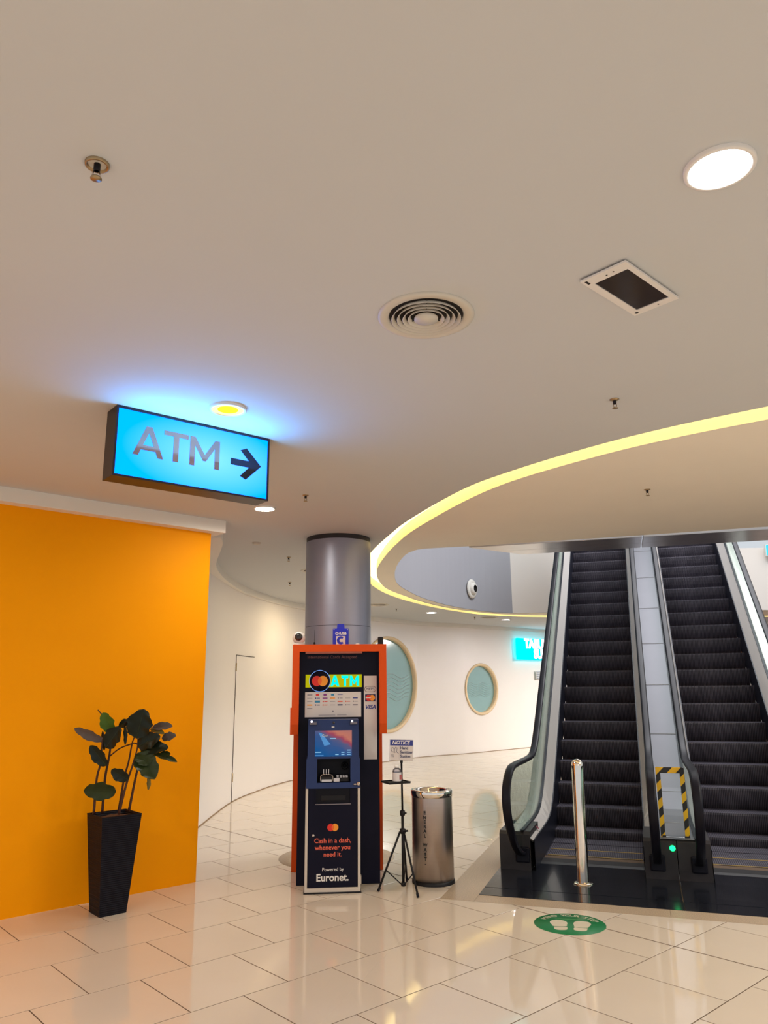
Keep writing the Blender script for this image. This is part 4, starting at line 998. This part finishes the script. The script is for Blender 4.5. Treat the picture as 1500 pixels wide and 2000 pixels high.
STEMS = [([(400, 1440), (405, 1000), (440, 790), (440, 560), (446, 400)], -.02, .0085), ([(475, 1440), (480, 1000), (500, 820), (520, 600), (500, 430), (420, 230), (325, 110)], .03, .009),
         ([(655, 1420), (700, 1000), (740, 800), (770, 560), (800, 430), (750, 330)], .07, .0075), ([(715, 1440), (780, 1080), (840, 850), (890, 620), (890, 470)], -.03, .0085),
         ([(795, 1420), (860, 950), (920, 660), (960, 480), (1050, 400)], .05, .0085)]
for pts, dy, r in STEMS:
    P3 = [lw(a, b, dy) for a, b in pts]
    c = smooth_curve([tuple(p) for p in P3], 5); n = len(c)
    G().tube(c, [r * 1.25 * (1 - .62 * i / (n - 1)) for i in range(n)], 8).build('stem', 'stem', pl)
c = smooth_curve([tuple(lw(a, b, .02)) for a, b in [(520, 720), (640, 620), (760, 570), (830, 550), (900, 590)]], 4)
G().tube(c, .005, 6).build('branch', 'stem', pl)
for a, b, c2, d, dy in [((420, 480)[0], 480, 520, 560, 0), (890, 470, 890, 440, -.03), (1000, 420, 1060, 330, .05), (920, 600, 1120, 560, .0), (910, 640, 1110, 720, .02), (690, 350, 760, 215, .05)]:
    G().tube([lw(a, b, dy), lw(c2, d, dy)], .0035, 6).build('petiole', 'stem', pl)
LEAVES = [  # base, tip, width (sketch units), depth offset, tilt, material
 ((450, 510), (95, 345), 125, -.02, .5, 'leaf_grey', 0), ((545, 410), (425, 145), 165, .0, .3, 'leaf_bright', 0), ((510, 600), (690, 330), 210, -.05, .4, 'leaf_dark', .3),
 ((600, 330), (770, 255), 100, .03, .5, 'leaf_dark', .2), ((700, 320), (735, 565), 62, .0, .8, 'leaf_dark', .2), ((770, 215), (690, 330), 60, .03, .6, 'brown_rot', 0),
 ((890, 480), (975, 100), 300, -.06, .25, 'leaf_dark', .3), ((790, 445), (775, 335), 90, .03, .3, 'leaf_dark', 0), ((1040, 345), (1310, 330), 105, .02, .5, 'leaf_grey', .2),
 ((1010, 365), (1210, 430), 72, .03, .5, 'leaf_olive', .2), ((910, 590), (1195, 450), 190, -.05, .35, 'leaf_dark', .4), ((1165, 490), (1355, 450), 105, .03, .3, 'leaf_grey', .1),
 ((940, 640), (1300, 600), 160, -.04, .5, 'leaf_dark', .5), ((1090, 690), (1400, 790), 82, .0, .6, 'leaf_mid', .5), ((930, 660), (1180, 985), 250, -.09, .25, 'leaf_mid', .3),
 ((960, 650), (1085, 820), 220, -.08, .3, 'leaf_mid', .2), ((1050, 975), (1070, 1135), 55, -.02, .6, 'leaf_olive', .2), ((815, 1005), (612, 875), 145, -.05, .3, 'leaf_dark', 0),
 ((685, 1150), (305, 1125), 215, -.07, .35, 'leaf_mid', .4), ((525, 830), (322, 565), 150, -.04, .35, 'leaf_dark', .1), ((450, 640), (430, 385), 48, .02, .5, 'leaf_dark', 0),
 ((880, 600), (1000, 470), 110, .0, .5, 'leaf_dark', .2), ((500, 480), (640, 420), 130, .03, .4, 'leaf_dark', .2), ((1140, 700), (1305, 690), 70, .02, .5, 'leaf_mid', .3)]
view_dir = Vector((-.33, .93, -.05)).normalized()
def leaf(base, tip, width, tilt, droop, mat):
    L = (tip - base); ln = L.length; t = L.normalized(); fc = (inv @ -view_dir)
    sidev = t.cross(fc).normalized(); nrm = sidev.cross(t).normalized()
    sidev = (sidev * math.cos(tilt) + nrm * math.sin(tilt)).normalized(); nrm = sidev.cross(t).normalized()
    W = width / 2; nu, nv = 18, 6; rows = []
    ph = random.uniform(0, 6)
    for i in range(nu + 1):
        u = i / nu
        w = W * (max(math.sin(PI * min(u, .999) ** .80), 0) ** .62) * (0.80 + .26 * u) + .0012
        wav = 1 + .08 * math.sin(ph + u * 15) + .04 * math.sin(ph * 2 + u * 31)
        row = []
        for j in range(-nv, nv + 1):
            v = j / nv
            p = base + t * (ln * u) + sidev * (w * v * wav) + nrm * (W * .28 * abs(v) ** 1.4 * math.sin(PI * u) - droop * ln * .35 * u * u * 0) + nrm * (.05 * W * math.sin(ph + u * 17 + v * 3) * abs(v))
            p = p - Vector((0, 0, droop * ln * .22 * (u * u - u)))
            row.append(p)
        rows.append(row)
    back = [[p - nrm * .0012 for p in r] for r in rows]
    g = G().grid(rows, True); g.grid(back, True)
    o = g.build('leaf', mat, pl)
    mid = [r[nv] - nrm * .0006 for r in rows]; G().tube(mid, [.0032 * (1 - .8 * i / nu) for i in range(nu + 1)], 5).build('midrib', 'leaf_mid' if mat == 'leaf_dark' else mat, o)
for b, t, w, dy, tilt, m, dr in LEAVES:
    leaf(lw(*b, dy), lw(*t, dy - .03), w * .00069, tilt, dr, m)

# ------------------------------------------------------------------ floor sticker
FS = thing('floor_sticker', 'round green floor sticker with two white shoe soles, before the escalators', 'sticker', (1.26, 5.705, .0006), math.radians(-14))
G().lathe([(.001, .0006), (.243, .0006), (.244, 0)], 56).build('disc', 'green_sticker', FS)
def sole(cx, cy, s, rot, sx_):
    top = [(0, .105), (.032, .098), (.050, .070), (.052, .036), (.044, .006), (.036, -.022), (-.036, -.022), (-.044, .006), (-.052, .036), (-.050, .070), (-.032, .098)]
    heel = [(-.036, -.032), (.036, -.032), (.040, -.055), (.036, -.082), (.018, -.095), (-.018, -.095), (-.036, -.082), (-.040, -.055)]
    c, sn = math.cos(rot), math.sin(rot)
    for nm, P in (('sole', top), ('heel', heel)):
        Q = [(cx + s * (x * sx_ * c - y * sn), cy + s * (x * sx_ * sn + y * c)) for x, y in P]
        pts = smooth_curve([*Q, Q[0]], 4)[:-1]
        G().add([(p.x, p.y, .0011) for p in pts], [tuple(range(len(pts)))]).build(nm, 'sticker_white', FS)
sole(-.068, -.045, 1.12, .14, 1.0); sole(.078, -.040, 1.12, -.10, 1.0)
R0 = .196
msg = 'MIND YOUR STEP'
for i, ch in enumerate(msg):
    if ch == ' ': continue
    a = math.radians(90 + 62 - 124 * i / (len(msg) - 1))
    text('letter', ch, .058, 'sticker_white', FS, (R0 * math.cos(a), R0 * math.sin(a), .0008), (0, 0, a - PI / 2), bold=.0003, ext=.0002)
G().box(-.10, .10, .108, .113, .0006, .0011).build('small_print', 'sticker_pale', FS); G().box(-.08, .08, .096, .100, .0006, .0011).build('small_print', 'sticker_pale', FS)

# ------------------------------------------------------------------ hanging lightbox sign
sa = Vector((-1.474, 3.913)); sb = Vector((-.721, 4.533)); sl = (sb - sa).length; sang = math.atan2((sb - sa).y, (sb - sa).x)
sm_ = (sa + sb) / 2; SZ0, SZ1 = 2.742, 3.146
sg = thing('lightbox_sign', 'glowing cyan lightbox sign with letters and an arrow fixed under the ceiling', 'sign', (sm_.x, sm_.y, (SZ0 + SZ1) / 2), sang)
hx, hz, dpt = sl / 2, (SZ1 - SZ0) / 2, .15
g = G(); b = .012
g.box(-hx, hx, 0, dpt, hz - b, hz); g.box(-hx, hx, 0, dpt, -hz, -hz + b); g.box(-hx, -hx + b, 0, dpt, -hz + b, hz - b); g.box(hx - b, hx, 0, dpt, -hz + b, hz - b)
g.box(-hx + b, hx - b, dpt - .01, dpt, -hz + b, hz - b); g.build('case', 'sign_case', sg)
G().box(-hx + b, hx - b, .006, .016, -hz + b, hz - b).build('face', 'sign_face', sg)
sl_ = bpy.data.lights.new('sign_glow_fill', 'AREA'); sl_.shape = 'RECTANGLE'; sl_.size = sl * .86; sl_.size_y = .06; sl_.energy = 7.0; sl_.color = (0.10, 0.50, 1.0)  # unseen blue lamp added to strengthen the sign's glow on the ceiling
slo = bpy.data.objects.new('sign_glow_fill', sl_); COL.objects.link(slo); slo.parent = sg; slo.location = (0, -.05, hz - .25); slo.rotation_euler = (math.radians(180 + 30), 0, 0)
def su(u, v): return (-hx + b + u * (2 * hx - 2 * b), hz - b - v * (2 * hz - 2 * b))
lh = .176
for ch, ux in (('A', -.384), ('T', -.205), ('M', -.045)):
    g = G()
    for poly in LET[ch]: g.prism([(ux + px * lh * 1.08, -.062 + pz * lh) for px, pz in poly], 'y', .0005, .0058)
    g.build('letter', 'letter_bronze', sg)
ax, az = .222, .010
G().prism([(ax, az - .020), (ax, az + .020), (ax + .125, az + .020), (ax + .065, az + .082), (ax + .105, az + .100), (ax + .208, az), (ax + .105, az - .100), (ax + .065, az - .082), (ax + .125, az - .020)], 'y', .0005, .0058).build('arrow', 'letter_navy', sg)

# ------------------------------------------------------------------ ceiling fittings
def ceiling_light(x, y, r, label, matd, group=None, core=None, drop=.012):
    o = thing('ceiling_light', label, 'ceiling light', (x, y, CEIL), 0, group)
    G().lathe([(r, 0), (r, -drop), (r * .88, -drop - .002), (r * .84, -.004)], 40).build('rim', 'lamp_rim', o)
    G().disc(r * .85, -.006, 40).build('diffuser', matd, o)
    if core: G().disc(r * .55, -.0075, 32).build('lamp_core', core, o)
    return o
ceiling_light(1.035, 1.996, .104, 'big bright white recessed light at the upper right of the ceiling', 'lamp_big')
ceiling_light(-.878, 3.998, .105, 'yellow glowing recessed light above the cyan lightbox sign', 'lamp_yellow', None, 'lamp_yellow_core')
ceiling_light(-1.048, 6.409, .095, 'white recessed light just below the lightbox sign, over the orange wall end', 'lamp_white')
ceiling_light(.996, 16.065, .115, 'small distant recessed light between the large round window and the light slot', 'lamp_far')
ceiling_light(2.882, 18.0, .115, 'small distant recessed light near the far cyan neon sign', 'lamp_far')
# sprinkler heads
def sprinkler(x, y, label, rose=.026, first=None):
    if first: return dup(first, (x, y, CEIL), label)
    o = thing('sprinkler', label, 'sprinkler', (x, y, CEIL), 0, 'fire sprinklers on the ceiling')
    G().lathe([(rose, 0), (rose, -.003), (rose * .6, -.008), (.010, -.010)], 20).build('rosette', 'brass', o)
    G().lathe([(.010, -.008), (.010, -.024), (.007, -.028)], 12).build('nipple', 'black_metal', o)
    g = G()
    for s in (-1, 1): g.tube([(s * .007, 0, -.026), (s * .010, 0, -.038), (s * .002, 0, -.050)], .0022, 6)
    g.build('frame_arms', 'brass', o)
    G().lathe([(.001, -.049), (.015, -.050), (.016, -.053), (.001, -.054)], 16).build('deflector', 'brass', o)
    return o
s0 = sprinkler(1.283, 3.91, 'sprinkler head above the yellow light slot, right half of the ceiling')
for x, y, lb in [(-.643, 5.972, 'sprinkler head between the lightbox sign and the column'), (2.136, 5.888, 'sprinkler head inside the curved light slot, over the escalators'),
                 (-1.158, 8.963, 'upper of two sprinkler heads left of the column'), (-1.42, 11.176, 'lower of two sprinkler heads left of the column'),
                 (.232, 15.246, 'tiny sprinkler head right of the column above the large round window'), (2.051, 17.249, 'tiny sprinkler head near the far neon sign')]:
    sprinkler(x, y, lb, first=s0)
sb_ = thing('sprinkler', 'nearest sprinkler head in a chipped metal cup, upper left of the ceiling', 'sprinkler', (-.854, 1.96, CEIL), .3, 'fire sprinklers on the ceiling')
G().lathe([(.036, 0), (.035, -.008), (.030, -.010), (.028, -.002), (.012, .004)], 28).build('cup', 'brass', sb_)
G().disc(.027, -.0015, 24).build('cup_floor', 'diffuser_paint', sb_)
G().lathe([(.010, 0), (.010, -.022), (.007, -.026)], 12).build('nipple', 'black_metal', sb_)
g = G()
for s in (-1, 1): g.tube([(s * .007, 0, -.022), (s * .011, 0, -.036), (s * .003, 0, -.048)], .0024, 6)
g.build('frame_arms', 'steel', sb_)
G().lathe([(.001, -.047), (.016, -.048), (.017, -.052), (.001, -.054)], 16).build('deflector', 'brass', sb_)
dt = thing('smoke_detector', 'tiny round detector on the ceiling beside the white cornice end', 'detector', (-1.391, 8.025, CEIL))
G().lathe([(.045, 0), (.044, -.012), (.028, -.02), (.001, -.021)], 20).build('body', 'diffuser_paint', dt); G().lathe([(.048, 0), (.048, -.004), (.044, -.005)], 20).build('base', 'diffuser_paint', dt)
# round air diffusers
def air_diffuser(x, y, label, R=.205):
    o = thing('air_diffuser', label, 'air vent', (x, y, CEIL), 0, 'round air diffusers in the ceiling')
    G().lathe([(R, 0), (R, -.006), (R * .93, -.011), (R * .80, -.008), (R * .77, .0), (R * .77, .05)], 56).build('frame', 'diffuser_paint', o)
    G().disc(R * .77, -.0004, 48).build('duct', 'duct_dark', o)
    for k, f in enumerate((.66, .545, .43, .32)):
        G().lathe([(R * f, -.002), (R * (f + .052), -.0185), (R * (f + .066), -.0185), (R * (f + .014), -.002)], 48).build('ring_blade', 'diffuser_paint', o)
    G().lathe([(R * .245, -.010), (R * .25, -.019), (.001, -.021)], 40).build('centre_cone', 'diffuser_paint', o)
    for a in range(3):
        an = a * 2 * PI / 3 + .5; G().tube([(0, 0, -.006), (R * .77 * math.cos(an), R * .77 * math.sin(an), -.003)], .003, 5).build('spoke', 'duct_dark', o)
    return o
d0 = air_diffuser(.187, 2.93, 'large round louvred air diffuser in the middle of the ceiling')
dup(d0, (-.93, 10.05, CEIL), 'distant round air diffuser left of the column'); dup(d0, (-.12, 14.44, CEIL), 'distant round air diffuser right of the column')
dup(d0, (2.40, 17.4, CEIL), 'farthest round air diffuser, near the neon sign')
# rectangular fitting with dark glass
pn = thing('ceiling_panel', 'white rectangular ceiling fitting with a dark glass, slightly dropped', 'ceiling fitting', (.988, 2.706, CEIL), math.radians(42.5))
W2, H2, DZ = .205, .098, .016
g = G()
for x0, x1, y0, y1 in [(-W2, W2, H2 - .032, H2), (-W2, W2, -H2, -H2 + .022), (-W2, -W2 + .052, -H2 + .022, H2 - .032), (W2 - .040, W2, -H2 + .022, H2 - .032)]: g.box(x0, x1, y0, y1, -DZ, -DZ + .008)
g.build('frame', 'lamp_rim', pn)
G().box(-W2 + .012, W2 - .012, -H2 + .01, H2 - .01, -DZ + .007, .0).build('housing', 'duct_dark', pn)
G().box(-W2 + .052, W2 - .040, -H2 + .022, H2 - .032, -DZ + .003, -DZ + .0075).build('glass_pane', 'dark_glass', pn)
G().disc(.008, -DZ - .0005, 12, (W2 - .02, H2 - .02)).build('hole', 'duct_dark', pn)
G().box(-W2 + .012, -W2 + .04, H2 - .022, H2 - .012, -DZ - .0006, -DZ).build('hole', 'duct_dark', pn)
for x, y in ((-W2 + .03, 0), (W2 - .02, -.02), (-W2 + .028, -.03)): G().disc(.004, -DZ - .0005, 10, (x, y)).build('screw', 'duct_dark', pn)
# air nozzle on the void wall
nzp = Vector((1.80, 15.60)); nt_ = Vector((.56, .83)).normalized(); ang = math.atan2(nt_.y, nt_.x)
nz = thing('air_nozzle', 'white round air nozzle with a dark eye on the grey wall of the opening', 'air nozzle', (nzp.x - .0 + .012, nzp.y - .012, 3.585), ang)
G().lathe([(.20, 0), (.195, -.02), (.16, -.035), (.13, -.03)], 36, axis='y').build('flange', 'white', nz)
G().lathe([(.13, 0), (.125, -.05), (.10, -.085), (.075, -.09)], 32, axis='y').build('ball', 'white', nz)
G().lathe([(.001, -.05), (.075, -.06), (.078, -.09)], 28, axis='y').build('eye', 'duct_dark', nz)

# ------------------------------------------------------------------ far cyan neon sign and what is glimpsed upstairs
p, t = wall_at(3.95, 21.05); ang = math.atan2(t.y, t.x)
inn = Vector((t.y, -t.x, 0))
ns = thing('neon_sign', 'bright cyan neon sign with white letters on the far wall beside the escalators', 'neon sign', (4.22 + inn.x * .10, 21.25 + inn.y * .10, 2.60), ang)
G().box(-1.0, 1.0, .0, .08, -.30, .27, .01).build('case', 'neon_cyan', ns)
text('lettering', 'TABUNG', .34, 'neon_white', ns, (-.02, -.012, .12), bold=.016, ext=.006)
text('lettering', 'SUKA', .34, 'neon_white', ns, (.13, -.012, -.15), bold=.016, ext=.006)
MAT['blind'] = pm('grey_blind_slats', (0.38, 0.44, 0.55), .5)
vb = thing('wall_grille', 'small pale louvre under the neon sign on the far wall', 'grille', (4.35 + inn.x * .03, 21.36 + inn.y * .03, 2.02), ang)
for i in range(4): G().box(-.28, .4, -.02, .02, -.05 - i * .055, -.03 - i * .055).build('slat', 'blind', vb)
G().box(-.29, .41, .012, .03, -.24, -.01).build('back_plate', 'white', vb)
# balustrade on the floor above, and a lit display behind it
bl = thing('upper_balustrade', 'glass balustrade of the floor above, glimpsed over the void wall', 'balustrade')
bp2 = [p for p in vw[:k1 + 1]]
g = upright(G(), [p + Vector((-.02, .1, 0)) for p in bp2[6:]], VTOP + .15, VTOP + 1.15, .02); g.build('glass_panel', 'glass', bl)
G().tube([(p.x - .02, p.y + .1, VTOP + 1.18) for p in bp2[6:]], .03, 8).build('handrail', 'steel', bl)
ds = thing('shop_display', 'turquoise lit shop display glimpsed on the floor above', 'display', (1.6, 17.5, VTOP + .0), .5)
G().box(-2.2, 1.6, .0, .1, .1, 2.0).build('back_panel', 'shop_cyan', ds)
for i in range(7): G().box(-1.9 + i * .5, -1.65 + i * .5, -.12, -.02, .25 + .2 * (i % 3), .75 + .3 * (i % 2)).build('lit_item', ['led_white', 'alarm_blue', 'shop_cyan'][i % 3], ds)
us = thing('wall_lightbox', 'small pale blue lit box high on the end wall at the right edge', 'lightbox', (8.35, 16.15, 4.05), 0)
G().box(-.02, .9, -.08, .0, .28, .5, .01).build('face', 'shop_cyan', us); G().box(-.04, .92, -.02, .02, .26, .52).build('case', 'white', us)

# ------------------------------------------------------------------ lettering becomes plain mesh, one object each
bpy.context.view_layer.update()
dg = bpy.context.evaluated_depsgraph_get()
for o in [o for o in COL.objects if o.type == 'FONT']:
    me = bpy.data.meshes.new_from_object(o.evaluated_get(dg)); nm = o.name.split('.')[0]
    n = bpy.data.objects.new(nm, me); COL.objects.link(n); n.parent = o.parent
    n.location = o.location; n.rotation_euler = o.rotation_euler; n.scale = o.scale
    bpy.data.objects.remove(o)
